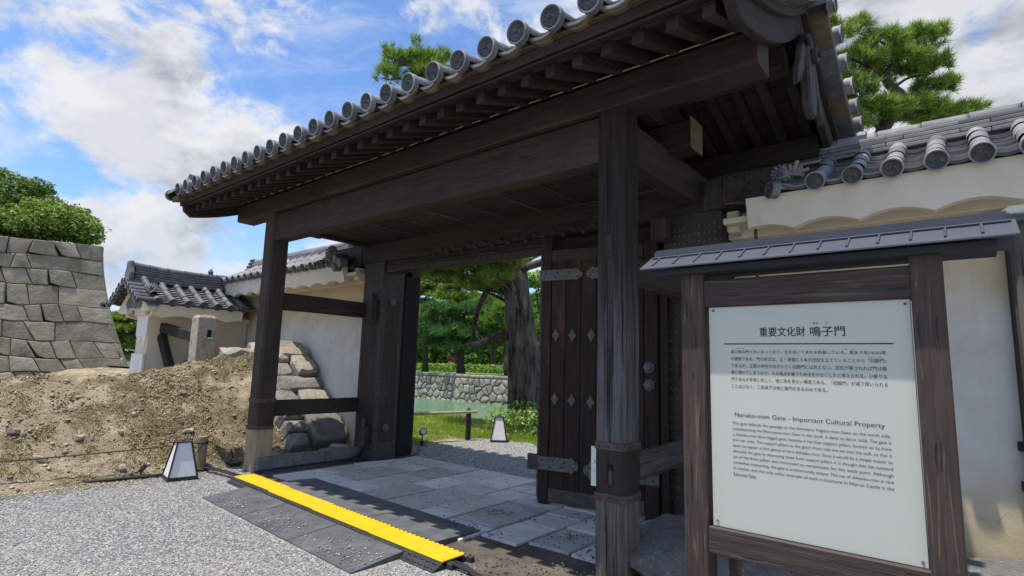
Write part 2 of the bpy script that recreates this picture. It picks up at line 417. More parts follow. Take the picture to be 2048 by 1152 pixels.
def island_mat(name, stops, rough=0.8, trans=0.0, spec=0.2, tint=None):
    """each loose piece (leaf, needle, pebble) takes its own colour"""
    m, t, b = principled(name)
    g = t.new('ShaderNodeNewGeometry').outputs['Random Per Island']
    col = t.ramp(g, stops)
    if tint:
        v = t.new('ShaderNodeTexCoord').outputs['Object']
        col = t.mix(t.math('MULTIPLY', t.step(t.noise(v, tint[0], 3, 0.5), 0.42, 0.66), tint[2]), col, tint[1])
    finish(t, b, col, rough, spec)
    if trans:
        tr = t.new('ShaderNodeBsdfTranslucent')
        t.put(tr.inputs[0], t.mix(1.0, col, (1.25, 1.3, 0.7), 'MULTIPLY'))
        mx = t.new('ShaderNodeMixShader'); mx.inputs[0].default_value = trans
        t.l.new(b.outputs[0], mx.inputs[1]); t.l.new(tr.outputs[0], mx.inputs[2])
        t.l.new(mx.outputs[0], t.n['Material Output'].inputs[0])


island_mat('pebbles', [(0.0, (0.14, 0.15, 0.175)), (0.4, (0.28, 0.285, 0.295)), (0.7, (0.40, 0.385, 0.35)), (1.0, (0.62, 0.60, 0.54))])
island_mat('pebbles_dark', [(0.0, (0.05, 0.052, 0.06)), (0.6, (0.10, 0.10, 0.105)), (1.0, (0.24, 0.23, 0.21))])
island_mat('soil_stones', [(0.0, (0.22, 0.165, 0.095)), (0.5, (0.36, 0.29, 0.19)), (0.85, (0.50, 0.42, 0.30)), (1.0, (0.58, 0.52, 0.43))])
island_mat('dry_moss', [(0.0, (0.16, 0.12, 0.055)), (0.6, (0.31, 0.245, 0.13)), (1.0, (0.46, 0.38, 0.22))], trans=0.2)
island_mat('moss_clumps', [(0.0, (0.135, 0.105, 0.050)), (0.5, (0.26, 0.205, 0.11)), (1.0, (0.42, 0.345, 0.21))])
island_mat('needles', [(0.0, (0.050, 0.105, 0.025)), (0.5, (0.12, 0.22, 0.042)), (1.0, (0.25, 0.36, 0.075))], 0.55, 0.3, 0.35)
island_mat('needles_light', [(0.0, (0.055, 0.115, 0.020)), (0.5, (0.175, 0.285, 0.045)), (1.0, (0.36, 0.45, 0.10))], 0.55, 0.35, 0.35)
island_mat('needles_dark', [(0.0, (0.034, 0.080, 0.030)), (0.6, (0.088, 0.185, 0.060)), (1.0, (0.17, 0.29, 0.085))], 0.6, 0.25)
island_mat('leaves_bright', [(0.0, (0.075, 0.140, 0.020)), (0.5, (0.175, 0.280, 0.045)), (1.0, (0.32, 0.41, 0.09))], 0.6, 0.35, 0.3, tint=(0.8, (0.10, 0.115, 0.03), 0.5))
island_mat('leaves_deep', [(0.0, (0.050, 0.100, 0.024)), (0.5, (0.115, 0.205, 0.042)), (1.0, (0.21, 0.31, 0.075))], 0.6, 0.3, 0.3)
island_mat('leaves_bush', [(0.0, (0.065, 0.135, 0.026)), (0.5, (0.18, 0.31, 0.054)), (1.0, (0.37, 0.48, 0.12))], 0.5, 0.3, 0.4)
island_mat('grass_blades', [(0.0, (0.11, 0.20, 0.02)), (0.5, (0.24, 0.36, 0.04)), (1.0, (0.42, 0.50, 0.10))], 0.6, 0.4)


def soil_mat():
    m, t, b = principled('soil')
    v = t.new('ShaderNodeTexCoord').outputs['Object']
    n = t.noise(v, 2.6, 9, 0.68)
    col = t.ramp(n, [(0.3, (0.275, 0.215, 0.13)), (0.5, (0.43, 0.35, 0.23)), (0.68, (0.58, 0.485, 0.345))])
    moss = t.step(t.noise(t.scalev(v, 1, 0.7, 1.2), 1.8, 10, 0.76), 0.49, 0.60)
    col = t.mix(t.math('MULTIPLY', moss, 0.85), col, t.ramp(t.noise(v, 14, 5, 0.7), [(0.35, (0.13, 0.10, 0.048)), (0.65, (0.36, 0.29, 0.16))]))
    h = t.math('ADD', t.math('ADD', t.noise(v, 9, 8, 0.72), t.math('MULTIPLY', t.noise(v, 42, 5, 0.7), 0.6)), t.math('MULTIPLY', moss, 0.4))
    finish(t, b, col, 0.95, 0.1, 0, h, 0.06, 1.0)


soil_mat()


def water_mat():
    m, t, b = principled('moat_water')
    v = t.new('ShaderNodeTexCoord').outputs['Object']
    h = t.noise(t.scalev(v, 1, 2.2, 1), 1.6, 4, 0.5)
    col = t.ramp(t.noise(v, 0.25, 4, 0.5), [(0.3, (0.095, 0.20, 0.105)), (0.7, (0.14, 0.255, 0.14))])
    finish(t, b, col, 0.18, 0.22, 0, h, 0.02, 0.35)


water_mat()

# ---------------------------------------------------------------- mesh helpers
def mesh_np(name, v, f, smooth=False):
    """fast mesh from equal-sized faces"""
    v = np.asarray(v, dtype=np.float32); f = np.asarray(f, dtype=np.int32)
    me = bpy.data.meshes.new(name)
    k = f.shape[1]
    me.vertices.add(len(v)); me.vertices.foreach_set('co', v.ravel())
    me.loops.add(f.size); me.loops.foreach_set('vertex_index', f.ravel())
    me.polygons.add(len(f))
    me.polygons.foreach_set('loop_start', np.arange(0, f.size, k, dtype=np.int32))
    me.polygons.foreach_set('loop_total', np.full(len(f), k, dtype=np.int32))
    if smooth: me.polygons.foreach_set('use_smooth', np.ones(len(f), dtype=bool))
    me.update(calc_edges=True)
    me.validate()
    return me


WPOS = {}


def link(name, me, mat, parent=None, loc=(0, 0, 0), mtx=None, **props):
    """one mesh object; loc / mtx are world space, parents never rotate"""
    o = bpy.data.objects.new(name, me)
    COL.objects.link(o)
    if mat and not me.materials: me.materials.append(MATS[mat])
    pw = WPOS.get(parent, Vector((0, 0, 0))) if parent else Vector((0, 0, 0))
    if parent: o.parent = parent
    if mtx is not None:
        mm = mtx.copy(); mm.translation = mm.translation - pw
        o.matrix_basis = mm
        WPOS[o] = mtx.translation.copy()
    else:
        w = Vector(loc)
        o.location = w - pw
        WPOS[o] = w
    for k, v in props.items(): o[k] = v
    return o


def thing(name, label, cat, loc, group=None):
    o = bpy.data.objects.new(name, None)
    COL.objects.link(o)
    o.location = loc
    o.empty_display_size = 0.2
    WPOS[o] = Vector(loc)
    o['label'] = label; o['category'] = cat
    if group: o['group'] = group
    return o


class MB:
    def __init__(s): s.v = []; s.f = []

    def raw(s, v, f):
        b = len(s.v)
        s.v += [tuple(p) for p in v]
        s.f += [tuple(i + b for i in q) for q in f]
        return s

    def hexa(s, p):
        return s.raw(p, [(0, 3, 2, 1), (4, 5, 6, 7), (0, 1, 5, 4), (1, 2, 6, 5), (2, 3, 7, 6), (3, 0, 4, 7)])

    def box(s, x0, x1, y0, y1, z0, z1):
        return s.hexa([(x0, y0, z0), (x1, y0, z0), (x1, y1, z0), (x0, y1, z0), (x0, y0, z1), (x1, y0, z1), (x1, y1, z1), (x0, y1, z1)])

    def obox(s, c, size, M):
        c = Vector(c); h = [q / 2 for q in size]
        return s.hexa([c + M @ Vector((a * h[0], b * h[1], d * h[2])) for d in (-1, 1) for a, b in ((-1, -1), (1, -1), (1, 1), (-1, 1))])

    def prism(s, poly, axis, a, b):
        """polygon (list of 2-d points in the other two axes, cyclic order) extruded along axis from a to b"""
        n = len(poly)
        def P(q, w):
            r = [0, 0, 0]; o = [i for i in range(3) if i != axis]
            r[o[0]], r[o[1]] = q; r[axis] = w
            return tuple(r)
        v = [P(q, a) for q in poly] + [P(q, b) for q in poly]
        f = [tuple(range(n))[::-1], tuple(range(n, 2 * n))] + [(i, (i + 1) % n, n + (i + 1) % n, n + i) for i in range(n)]
        return s.raw(v, f)

    def tube(s, pts, r, n=8, cap=True):
        pts = [Vector(p) for p in pts]
        rr = r if isinstance(r, (list, tuple)) else [r] * len(pts)
        base = len(s.v); ref = Vector((0.13, 0.29, 0.95)).normalized()
        for i, p in enumerate(pts):
            t = (pts[min(i + 1, len(pts) - 1)] - pts[max(i - 1, 0)]).normalized()
            if abs(t.dot(ref)) > 0.95: ref = Vector((0.97, 0.2, 0.1)).normalized()
            a = t.cross(ref).normalized(); b = t.cross(a)
            for k in range(n):
                w = 2 * math.pi * k / n
                s.v.append(tuple(p + (a * math.cos(w) + b * math.sin(w)) * rr[i]))
        for i in range(len(pts) - 1):
            for k in range(n):
                s.f.append((base + i * n + k, base + i * n + (k + 1) % n, base + (i + 1) * n + (k + 1) % n, base + (i + 1) * n + k))
        if cap:
            s.f.append(tuple(base + k for k in range(n))[::-1])
            e = base + (len(pts) - 1) * n
            s.f.append(tuple(e + k for k in range(n)))
        return s

    def mesh(s, name, bevel=0.0, smooth=False, seg=1, jitter=0.0):
        me = bpy.data.meshes.new(name)
        me.from_pydata(s.v, [], s.f)
        bm = bmesh.new(); bm.from_mesh(me)
        bmesh.ops.recalc_face_normals(bm, faces=bm.faces)
        if bevel:
            es = [e for e in bm.edges if len(e.link_faces) == 2 and e.calc_face_angle(0) > 0.6]
            bmesh.ops.bevel(bm, geom=es, offset=bevel, offset_type='OFFSET', segments=seg, affect='EDGES', clamp_overlap=True)
        if jitter:
            for vv in bm.verts:
                vv.co += noise.noise_vector(vv.co * 2.3 + Vector((7, 3, 1))) * jitter
        if smooth:
            for fc in bm.faces: fc.smooth = True
        bm.to_mesh(me); bm.free(); me.update()
        return me

    def build(s, name, mat, parent=None, bevel=0.0, smooth=False, seg=1, jitter=0.0, **props):
        return link(name, s.mesh(name, bevel, smooth, seg, jitter), mat, parent, **props)


def box(name, mat, parent, x0, x1, y0, y1, z0, z1, bevel=0.008, **props):
    return MB().box(x0, x1, y0, y1, z0, z1).build(name, mat, parent, bevel, **props)


def beam(name, mat, parent, x0, x1, y0, y1, z0, z1, axis, bevel=0.012, n=10, wob=0.006, **props):
    """hand-cut timber: chamfered box with rings along its length that waver a little"""
    lo = [x0, y0, z0]; hi = [x1, y1, z1]
    o = [i for i in range(3) if i != axis]
    c = bevel
    prof = [(lo[o[0]] + c, lo[o[1]]), (hi[o[0]] - c, lo[o[1]]), (hi[o[0]], lo[o[1]] + c), (hi[o[0]], hi[o[1]] - c), (hi[o[0]] - c, hi[o[1]]), (lo[o[0]] + c, hi[o[1]]), (lo[o[0]], hi[o[1]] - c), (lo[o[0]], lo[o[1]] + c)]
    v = []; f = []
    sd = Vector((lo[0] * 1.7, lo[1] * 2.3, lo[2] * 3.1))
    for k in range(n + 1):
        w = lo[axis] + (hi[axis] - lo[axis]) * k / n
        for j, q in enumerate(prof):
            p = [0, 0, 0]; p[o[0]], p[o[1]] = q; p[axis] = w
            p = Vector(p)
            d = noise.noise_vector(p * 1.3 + sd) * wob
            d[axis] = 0
            v.append(p + d)
    m = 8
    for k in range(n):
        for j in range(m):
            f.append((k * m + j, k * m + (j + 1) % m, (k + 1) * m + (j + 1) % m, (k + 1) * m + j))
    f.append(tuple(range(m))[::-1]); f.append(tuple(range(n * m, n * m + m)))
    return MB().raw(v, f).build(name, mat, parent, **props)


def frame(origin, x, y, z):
    return Matrix(((x[0], y[0], z[0], origin[0]), (x[1], y[1], z[1], origin[1]), (x[2], y[2], z[2], origin[2]), (0, 0, 0, 1)))


def rock_mesh(name, w, d, h, seed, sub=2, rough=0.12, square=0.55):
    """rounded irregular block about w x d x h, base at z=0"""
    bm = bmesh.new()
    bmesh.ops.create_cube(bm, size=2)
    bmesh.ops.subdivide_edges(bm, edges=bm.edges, cuts=sub + 1, use_grid_fill=True)
    sd = Vector((seed * 3.17, seed * 1.31, seed * 5.71))
    for vv in bm.verts:
        c = vv.co.copy(); n = c.normalized()
        c = c * square + n * (1 - square) * 1.25
        q = c + noise.noise_vector(c * 0.8 + sd) * rough * 1.8 + noise.noise_vector(c * 2.3 + sd) * rough * 0.7
        vv.co = Vector((q.x * w / 2, q.y * d / 2, (q.z * 0.5 + 0.5) * h))
    me = bpy.data.meshes.new(name)
    for fc in bm.faces: fc.smooth = True
    bm.to_mesh(me); bm.free()
    return me


def cut_rock(name, w, d, h, seed, cuts=9, bev=0.02, rough=0.012):
    """angular boulder: a block sheared by random planes, edges worn, base at z=0"""
    rnd = random.Random(seed)
    bm = bmesh.new()
    bmesh.ops.create_cube(bm, size=2)
    for _ in range(cuts):
        n = Vector((rnd.uniform(-1, 1), rnd.uniform(-1, 1), rnd.uniform(-.6, 1)))
        n.normalize()
        q = rnd.uniform(0.98, 1.20)
        ext = abs(n.x) + abs(n.y) + abs(n.z)
        r = bmesh.ops.bisect_plane(bm, geom=bm.verts[:] + bm.edges[:] + bm.faces[:], plane_co=n * min(q, ext * 0.86), plane_no=n, clear_outer=True)
        ed = [e for e in r['geom_cut'] if isinstance(e, bmesh.types.BMEdge)]
        if ed: bmesh.ops.contextual_create(bm, geom=ed)
    bmesh.ops.remove_doubles(bm, verts=bm.verts, dist=0.02)
    for v in bm.verts: v.co = Vector((v.co.x * w / 2, v.co.y * d / 2, (v.co.z * .5 + .5) * h))
    bmesh.ops.recalc_face_normals(bm, faces=bm.faces)
    bmesh.ops.bevel(bm, geom=bm.edges[:], offset=bev, segments=2, affect='EDGES', clamp_overlap=True)
    bmesh.ops.triangulate(bm, faces=[f for f in bm.faces if len(f.verts) > 4])
    bmesh.ops.subdivide_edges(bm, edges=[e for e in bm.edges if e.calc_length() > 0.10], cuts=1)
    sd = Vector((seed * 1.7, seed * .9, seed * 2.3))
    for v in bm.verts: v.co += noise.noise_vector(v.co * 6 + sd) * rough + noise.noise_vector(v.co * 17 + sd) * rough * .5
    me = bpy.data.meshes.new(name)
    for f in bm.faces: f.smooth = True
    bm.to_mesh(me); bm.free()
    me.set_sharp_from_angle(angle=rad(24))
    return me


def inset_poly(poly, d):
    """move every corner of a convex-ish polygon inwards"""
    n = len(poly); out = []
    cx = sum(p[0] for p in poly) / n; cy = sum(p[1] for p in poly) / n
    for i in range(n):
        a, b, c = Vector(poly[i - 1]), Vector(poly[i]), Vector(poly[(i + 1) % n])
        e1 = (b - a); e2 = (c - b)
        if e1.length < 1e-6 or e2.length < 1e-6:
            out.append(tuple(b)); continue
        n1 = Vector((-e1.y, e1.x)).normalized(); n2 = Vector((-e2.y, e2.x)).normalized()
        m = (n1 + n2)
        if m.length < 1e-4: m = n1
        m = m.normalized()
        k = d / max(0.45, m.dot(n1))
        q = b + m * k
        lim = 0.6
        ctr = Vector((cx, cy))
        if (q - b).length > (ctr - b).length * lim: q = b + (ctr - b) * lim
        out.append((q.x, q.y))
    return out


def face_stone(name, poly, place, mat, parent, seed, gap=0.012, edge=0.05, proud=0.03, bulge=0.03, deep=0.18, smooth=True):
    """one stone of a wall face. poly: counter-clockwise 2-d outline; place(u, v, out) -> world point"""
    rnd = random.Random(seed)
    pr = rnd.uniform(0, proud)
    dense = []
    n = len(poly)
    for i in range(n):
        a, b = Vector(poly[i]), Vector(poly[(i + 1) % n])
        L = (b - a).length
        k = max(1, int(L / 0.22)) if n < 9 else 1
        k = min(k, 4)
        for j in range(k):
            dense.append(tuple(a.lerp(b, j / k)))
    p0 = inset_poly(dense, gap)
    p0 = [(x + rnd.uniform(-1, 1) * gap * 0.45, y + rnd.uniform(-1, 1) * gap * 0.45) for x, y in p0]
    p1 = inset_poly(p0, edge * 0.35)
    p2 = inset_poly(p0, edge)
    m = len(p0)
    v = [place(x, y, -deep) for x, y in p0]
    v += [place(x, y, pr - edge * 0.55) for x, y in p0]
    v += [place(x, y, pr - edge * 0.12 + rnd.uniform(-1, 1) * 0.006) for x, y in p1]
    v += [place(x, y, pr + bulge * 0.5 + rnd.uniform(-1, 1) * bulge * 0.5) for x, y in p2]
    cx = sum(p[0] for p in p2) / m; cy = sum(p[1] for p in p2) / m
    v.append(place(cx, cy, pr + bulge))
    f = []
    for r in range(3):
        for i in range(m):
            f.append((r * m + i, r * m + (i + 1) % m, (r + 1) * m + (i + 1) % m, (r + 1) * m + i))
    for i in range(m): f.append((3 * m + i, 3 * m + (i + 1) % m, 4 * m))
    o = MB().raw(v, f).build(name, mat, parent, smooth=True)
    if not smooth: o.data.set_sharp_from_angle(angle=rad(16))
    return o


# ---------------------------------------------------------------- roof tile meshes (shared)
def cover_mesh(name, L, r, disc=False, lip=True):
    """round cover tile: axis along +X from 0 to L, crown up; disc closes the end at x=0"""
    b = MB(); n = 12
    xs = [(0.0, r * 1.0), (L * 0.5, r * 0.985), (L * 0.9, r * 0.95), (L, r * 0.93)]
    if lip: xs = [(0.0, r * 1.02), (0.030, r * 1.02), (0.036, r)] + xs[1:]
    for x, q in xs:
        for k in range(n + 1):
            a = math.radians(-12 + 204 * k / n)
            b.v.append((x, q * math.cos(a), q * math.sin(a)))
    m = n + 1
    for i in range(len(xs) - 1):
        for k in range(n): b.f.append((i * m + k, i * m + k + 1, (i + 1) * m + k + 1, (i + 1) * m + k))
    e = (len(xs) - 1) * m
    b.f.append(tuple(e + k for k in range(m)))
    if disc:
        R = r * 1.16; N = 24; base = len(b.v)
        rings = [(-0.012, R * 0.93), (-0.022, R), (-0.022, R), (-0.028, R * 0.96), (-0.028, R * 0.86), (-0.012, R * 0.80), (-0.012, R * 0.001)]
        rings = [(0.03, R * 0.97)] + rings
        for x, q in rings:
            for k in range(N):
                a = 2 * math.pi * k / N
                b.v.append((x, q * math.cos(a), q * math.sin(a)))
        for i in range(len(rings) - 1):
            for k in range(N): b.f.append((base + i * N + k, base + i * N + (k + 1) % N, base + (i + 1) * N + (k + 1) % N, base + (i + 1) * N + k))
        for k in range(14):                              # ring of beads
            a = 2 * math.pi * k / 14; c = (R * 0.68 * math.cos(a), R * 0.68 * math.sin(a)); q = R * 0.075
            bb = len(b.v)
            b.v += [(-0.012, c[0] + q, c[1]), (-0.012, c[0], c[1] + q), (-0.012, c[0] - q, c[1]), (-0.012, c[0], c[1] - q), (-0.024, c[0], c[1])]
            b.f += [(bb, bb + 1, bb + 4), (bb + 1, bb + 2, bb + 4), (bb + 2, bb + 3, bb + 4), (bb + 3, bb, bb + 4)]
        for k in range(3):                               # three whirling commas
            a0 = 2 * math.pi * k / 3; pts = []
            for j in range(8):
                s_ = j / 7; a = a0 + s_ * 2.5; q = R * (0.16 + 0.36 * s_); w = R * 0.17 * (1 - s_ * 0.85)
                pts.append((q * math.cos(a), q * math.sin(a), w, a))
            bb = len(b.v)
            for (cx, cy, w, a) in pts:
                ux, uy = math.cos(a), math.sin(a)
                b.v += [(-0.012, cx + ux * w, cy + uy * w), (-0.026, cx, cy), (-0.012, cx - ux * w, cy - uy * w)]
            for j in range(7):
                q = bb + j * 3
                b.f += [(q, q + 1, q + 4, q + 3), (q + 1, q + 2, q + 5, q + 4)]
    me = b.mesh(name, smooth=False)
    me.polygons.foreach_set('use_smooth', np.array([len(p.vertices) == 4 for p in me.polygons]))
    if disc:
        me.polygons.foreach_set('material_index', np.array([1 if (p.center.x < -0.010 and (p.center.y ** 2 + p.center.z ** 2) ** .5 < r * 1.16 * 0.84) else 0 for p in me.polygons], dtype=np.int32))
    return me


TILE_R = 0.083
EAVE_G = cover_mesh('eave_tile', 0.30, 0.078, disc=True, lip=False)
COVER = cover_mesh('cover_tile', 0.27, 0.078)
EAVE_W = cover_mesh('wall_eave_tile', 0.27, 0.072, disc=True)
COVER_W = cover_mesh('wall_cover_tile', 0.26, 0.072)
CAP_W = cover_mesh('ridge_cap_tile', 0.34, 0.085)
for _m in (EAVE_G, COVER, EAVE_W, COVER_W, CAP_W): _m.materials.append(MATS['tile'])
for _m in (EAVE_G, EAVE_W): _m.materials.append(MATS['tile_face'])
DARKMESH = {}


def dark(me):
    if me.name not in DARKMESH:
        c = me.copy(); c.materials.clear(); c.materials.append(MATS['tile_dark'])
        if len(me.materials) > 1: c.materials.append(MATS['tile_face'])
        DARKMESH[me.name] = c
    return DARKMESH[me.name]


def flower_mesh(name, r=0.1):
    b = MB()
    for k in range(14):
        a = 2 * math.pi * k / 14
        c = Vector((math.cos(a), math.sin(a), 0)) * r * 0.72
        M = Matrix.Rotation(a, 3, 'Z')
        b.obox((c.x, c.y, 0.0), (r * 0.62, r * 0.26, 0.03), M)
    b.tube([(0, 0, -0.03), (0, 0, 0.03)], r * 0.42, 10)
    b.tube([(0, 0, 0.02), (0, 0, 0.05)], r * 0.2, 8)
    me = b.mesh(name, bevel=0.006)
    me.materials.append(MATS['tile_dark'])
    return me


FLOWER = flower_mesh('flower_boss')


def tile_slope(parent, eave0, udir, odir, ulen, prof, pitch, nseg, mats='', skip=(), first=None, eave=EAVE_W, cover=COVER_W, pan_mat='tile_dark', u_start=None, eave_name='eave_tile', merge=False, pan_t0=0.0, pan_step=0.105):
    """rows of cover tiles running up a slope with pan tiles between them.
    eave0: point on the eave line (u=0), udir along the eave, odir horizontal outward; prof(t)->(inset, rise) for t in 0..1"""
    u = Vector(udir); o = Vector(odir); e0 = Vector(eave0); up = Vector((0, 0, 1))
    def P(uu, t):
        i, r = prof(t)
        return e0 + u * uu - o * i + up * r
    rows = int(round(ulen / pitch))
    st = pitch / 2 if u_start is None else u_start
    if mats == 'dark': eave, cover = dark(eave), dark(cover)
    rnd = random.Random(int(abs(e0.x * 31 + e0.y * 17)))
    joined = MB()
    for k in range(rows):
        if k in skip: continue
        uu = st + k * pitch
        for j in range(nseg):
            a = P(uu, j / nseg); b = P(uu, (j + 1) / nseg)
            x = (b - a).normalized(); y = up.cross(x).normalized(); z = x.cross(y)
            jit = Vector((rnd.uniform(-1, 1), rnd.uniform(-1, 1), rnd.uniform(-1, 1))) * 0.005
            M = frame(a + z * 0.02 + jit, x, y, z)
            me = eave if j == 0 else cover
            L = (b - a).length
            ref = 0.30 if me is EAVE_G else 0.26
            M = M @ Matrix.Diagonal((max(1.0, L * 1.03 / ref) if j else 1.0, 1, 1, 1)) @ Matrix.Rotation(rnd.uniform(-0.035, 0.035), 4, 'Z') @ Matrix.Rotation(rnd.uniform(-0.10, 0.10), 4, 'X')
            if merge and j > 0:
                joined.raw([M @ vv.co for vv in me.vertices], [tuple(p.vertices) for p in me.polygons])
            else:
                link(eave_name if j == 0 else 'cover_tile', me, None, parent, mtx=M)
    if merge: joined.build('cover_tile_field', 'tile', parent, kind='stuff')
    # pan tiles, stepped one over the other
    nst = max(3, int((P(0, 1) - P(0, 0)).length / pan_step))
    b = MB(); m = 7; w = pitch - 0.02
    for k in range(rows + 1):
        uc = st + (k - 0.5) * pitch
        for j in range(nst):
            t0 = pan_t0 + (1 - pan_t0) * max(0.0, (j - 0.02) / nst); t1 = pan_t0 + (1 - pan_t0) * min(1.0, (j + 1.25) / nst)
            a = P(uc, t0); c = P(uc, t1)
            x = (c - a).normalized(); y = up.cross(x).normalized(); z = x.cross(y)
            jz = rnd.uniform(-0.003, 0.003)
            lift0, lift1 = 0.036 + jz, 0.0
            bb = len(b.v)
            for pt, lf in ((a + x * 0.012, lift0 - 0.042), (a + x * 0.010, lift0 - 0.017), (a, lift0 - 0.015), (a, lift0), (c, lift1)):
                for q in range(m):
                    s_ = -1 + 2 * q / (m - 1)
                    b.v.append(tuple(pt + y * (s_ * w / 2) + z * (lf + 0.045 * s_ * s_ - 0.03)))
            for r_ in range(4):
                for q in range(m - 1):
                    b.f.append((bb + r_ * m + q, bb + r_ * m + q + 1, bb + (r_ + 1) * m + q + 1, bb + (r_ + 1) * m + q))
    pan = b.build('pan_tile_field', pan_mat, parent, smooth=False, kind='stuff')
    pan.data.materials.append(MATS['tile_face'])           # darker tone paints the shade gap under each front lip
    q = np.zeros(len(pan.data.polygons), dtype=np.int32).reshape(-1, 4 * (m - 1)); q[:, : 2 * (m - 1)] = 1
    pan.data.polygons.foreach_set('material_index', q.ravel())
    return P


def polyline(pts):
    def f(t):
        t = max(0.0, min(1.0, t)) * (len(pts) - 1)
        i = min(int(t), len(pts) - 2); w = t - i
        return tuple(pts[i][k] * (1 - w) + pts[i + 1][k] * w for k in range(2))
    return f

# ---------------------------------------------------------------- ground, moat, bank
def build_ground():
    xs = [-600, -200, -90, -50, -30, -20, -12, -8, -6.2, -5.6, -2, 4, 20, 80, 600]
    ys = [-600, -100, -20, -5, 3, 8, 12.25, 12.9, 20, 27.20, 27.26, 45, 90, 600]
    v = []
    for y in ys:
        for x in xs:
            z = 0.0
            if y >= 27.25: z = 0.84
            elif 12.8 < y < 27.22 and x < -6.0: z = -2.0
            v.append((x, y, z))
    n = len(xs)
    f = [(j * n + i, j * n + i + 1, (j + 1) * n + i + 1, (j + 1) * n + i) for j in range(len(ys) - 1) for i in range(n - 1)]
    MB().raw(v, f).build('ground', 'gravel', kind='structure')


build_ground()
MB().raw([(-200, 12.4, -0.9), (-5.7, 12.4, -0.9), (-5.7, 27.24, -0.9), (-200, 27.24, -0.9)], [(0, 1, 2, 3)]).build('water', 'moat_water', kind='structure')
MB().raw([(-200, 27.5, 0.848), (150, 27.5, 0.848), (150, 400, 0.848), (-200, 400, 0.848)], [(0, 1, 2, 3)]).build('lawn', 'lawn', kind='structure')


def fbm(x, y, z, oct=4):
    s = 0; a = 1.0; p = Vector((x, y, z))
    for _ in range(oct):
        s += a * noise.noise(p); p = p * 2.1; a *= 0.5
    return s


CREST = [(-9, 1.14), (1.0, 1.19), (2.1, 1.22), (2.9, 1.25), (4.0, 1.46), (5.06, 1.73), (6.0, 1.82)]


def crest(y):
    for (a, za), (b, zb) in zip(CREST, CREST[1:]):
        if y <= b: return za + (zb - za) * max(0, (y - a)) / (b - a)
    return CREST[-1][1]


def bank_z(x, y, rough=True):
    foot = -8.40 + 0.10 * noise.noise(Vector((y * 0.9, 3.1, 0))) - 0.10 * max(0.0, min(1.0, (y - 3.4) / 0.8))
    s = (foot - x) / 1.95
    c = crest(y)
    if s <= 0: base = -0.05 + s * 0.2
    elif s < 1: base = c * (0.72 * s + 0.28 * s * s * (3 - 2 * s))
    else:
        ss = lambda a, b_, q: (lambda e: e * e * (3 - 2 * e))(max(0.0, min(1.0, (q - a) / (b_ - a))))
        w_ = ss(3.6, 5.2, y) * ss(-15.0, -13.6, x)
        base = c - (min(0.70, (s - 1) * 0.42) * (1 - w_) + min(0.35, (s - 1) * 0.16) * w_)
    if rough and s > -0.2:
        w = min(1.0, max(0.0, s * 3 + 0.3))
        base += w * (0.055 * fbm(x * 1.7, y * 1.7, 4.4) + 0.042 * fbm(x * 6.5, y * 6.5, 1.2, 3) + 0.016 * abs(noise.noise(Vector((x * 17, y * 17, 3.3)))))
    return base


def build_bank():
    xs = list(np.arange(-8.10, -11.8, -0.033)) + [-12.2, -13, -14, -16, -20, -26, -34, -60]
    ys = [-12, -8, -5, -3.5] + list(np.arange(-2.5, 5.96, 0.036)) + [5.98]
    v = [(x, y, bank_z(x, y)) for y in ys for x in xs]
    n = len(xs)
    f = [(j * n + i, j * n + i + 1, (j + 1) * n + i + 1, (j + 1) * n + i) for j in range(len(ys) - 1) for i in range(n - 1)]
    o = MB().raw(v, f).build('earth_bank', 'soil', smooth=True, kind='structure')
    # ground behind the walls
    MB().raw([(-60, 5.97, 1.2), (-14.6, 5.97, 1.2), (-14.6, 12.2, 0.006), (-60, 12.2, 0.006)], [(0, 1, 2, 3)]).build('terrace', 'soil', kind='structure')


build_bank()


def scatter(name, mat, pts, size, kind_shape='oct', seed=1, flat=0.6, **props):
    """many tiny loose stones in one mesh"""
    rng = np.random.default_rng(seed)
    n = len(pts)
    if n == 0: return
    pts = np.asarray(pts, dtype=np.float32)
    if not hasattr(size, '__len__'): size = np.full(n, size)
    base = np.array([(1, 0, 0), (0, 1, 0), (-1, 0, 0), (0, -1, 0), (0, 0, 1), (0, 0, -1)], dtype=np.float32)
    v = base[None] * (1 + 0.35 * rng.uniform(-1, 1, (n, 6, 1)))
    v[:, :, 2] *= flat
    a = rng.uniform(0, 2 * np.pi, n); c, s = np.cos(a), np.sin(a)
    st = rng.uniform(0.75, 1.35, n)
    x = v[:, :, 0] * st[:, None]; y = v[:, :, 1]
    v = np.stack([x * c[:, None] - y * s[:, None], x * s[:, None] + y * c[:, None], v[:, :, 2] + rng.uniform(-.3, .3, (n, 1)) * x], axis=2)
    v = v * np.asarray(size)[:, None, None] + pts[:, None, :]
    f0 = np.array([(0, 1, 4), (1, 2, 4), (2, 3, 4), (3, 0, 4), (1, 0, 5), (2, 1, 5), (3, 2, 5), (0, 3, 5)])
    f = (f0[None] + (np.arange(n) * 6)[:, None, None]).reshape(-1, 3)
    return link(name, mesh_np(name, v.reshape(-1, 3), f), mat, None, kind='stuff', **props)


# the mats and pavers lie a little askew to the gate
MR = -0.056


def askew(x, y, x0=-5.3, y0=3.4):
    return (x, y + (x - x0) * MR)


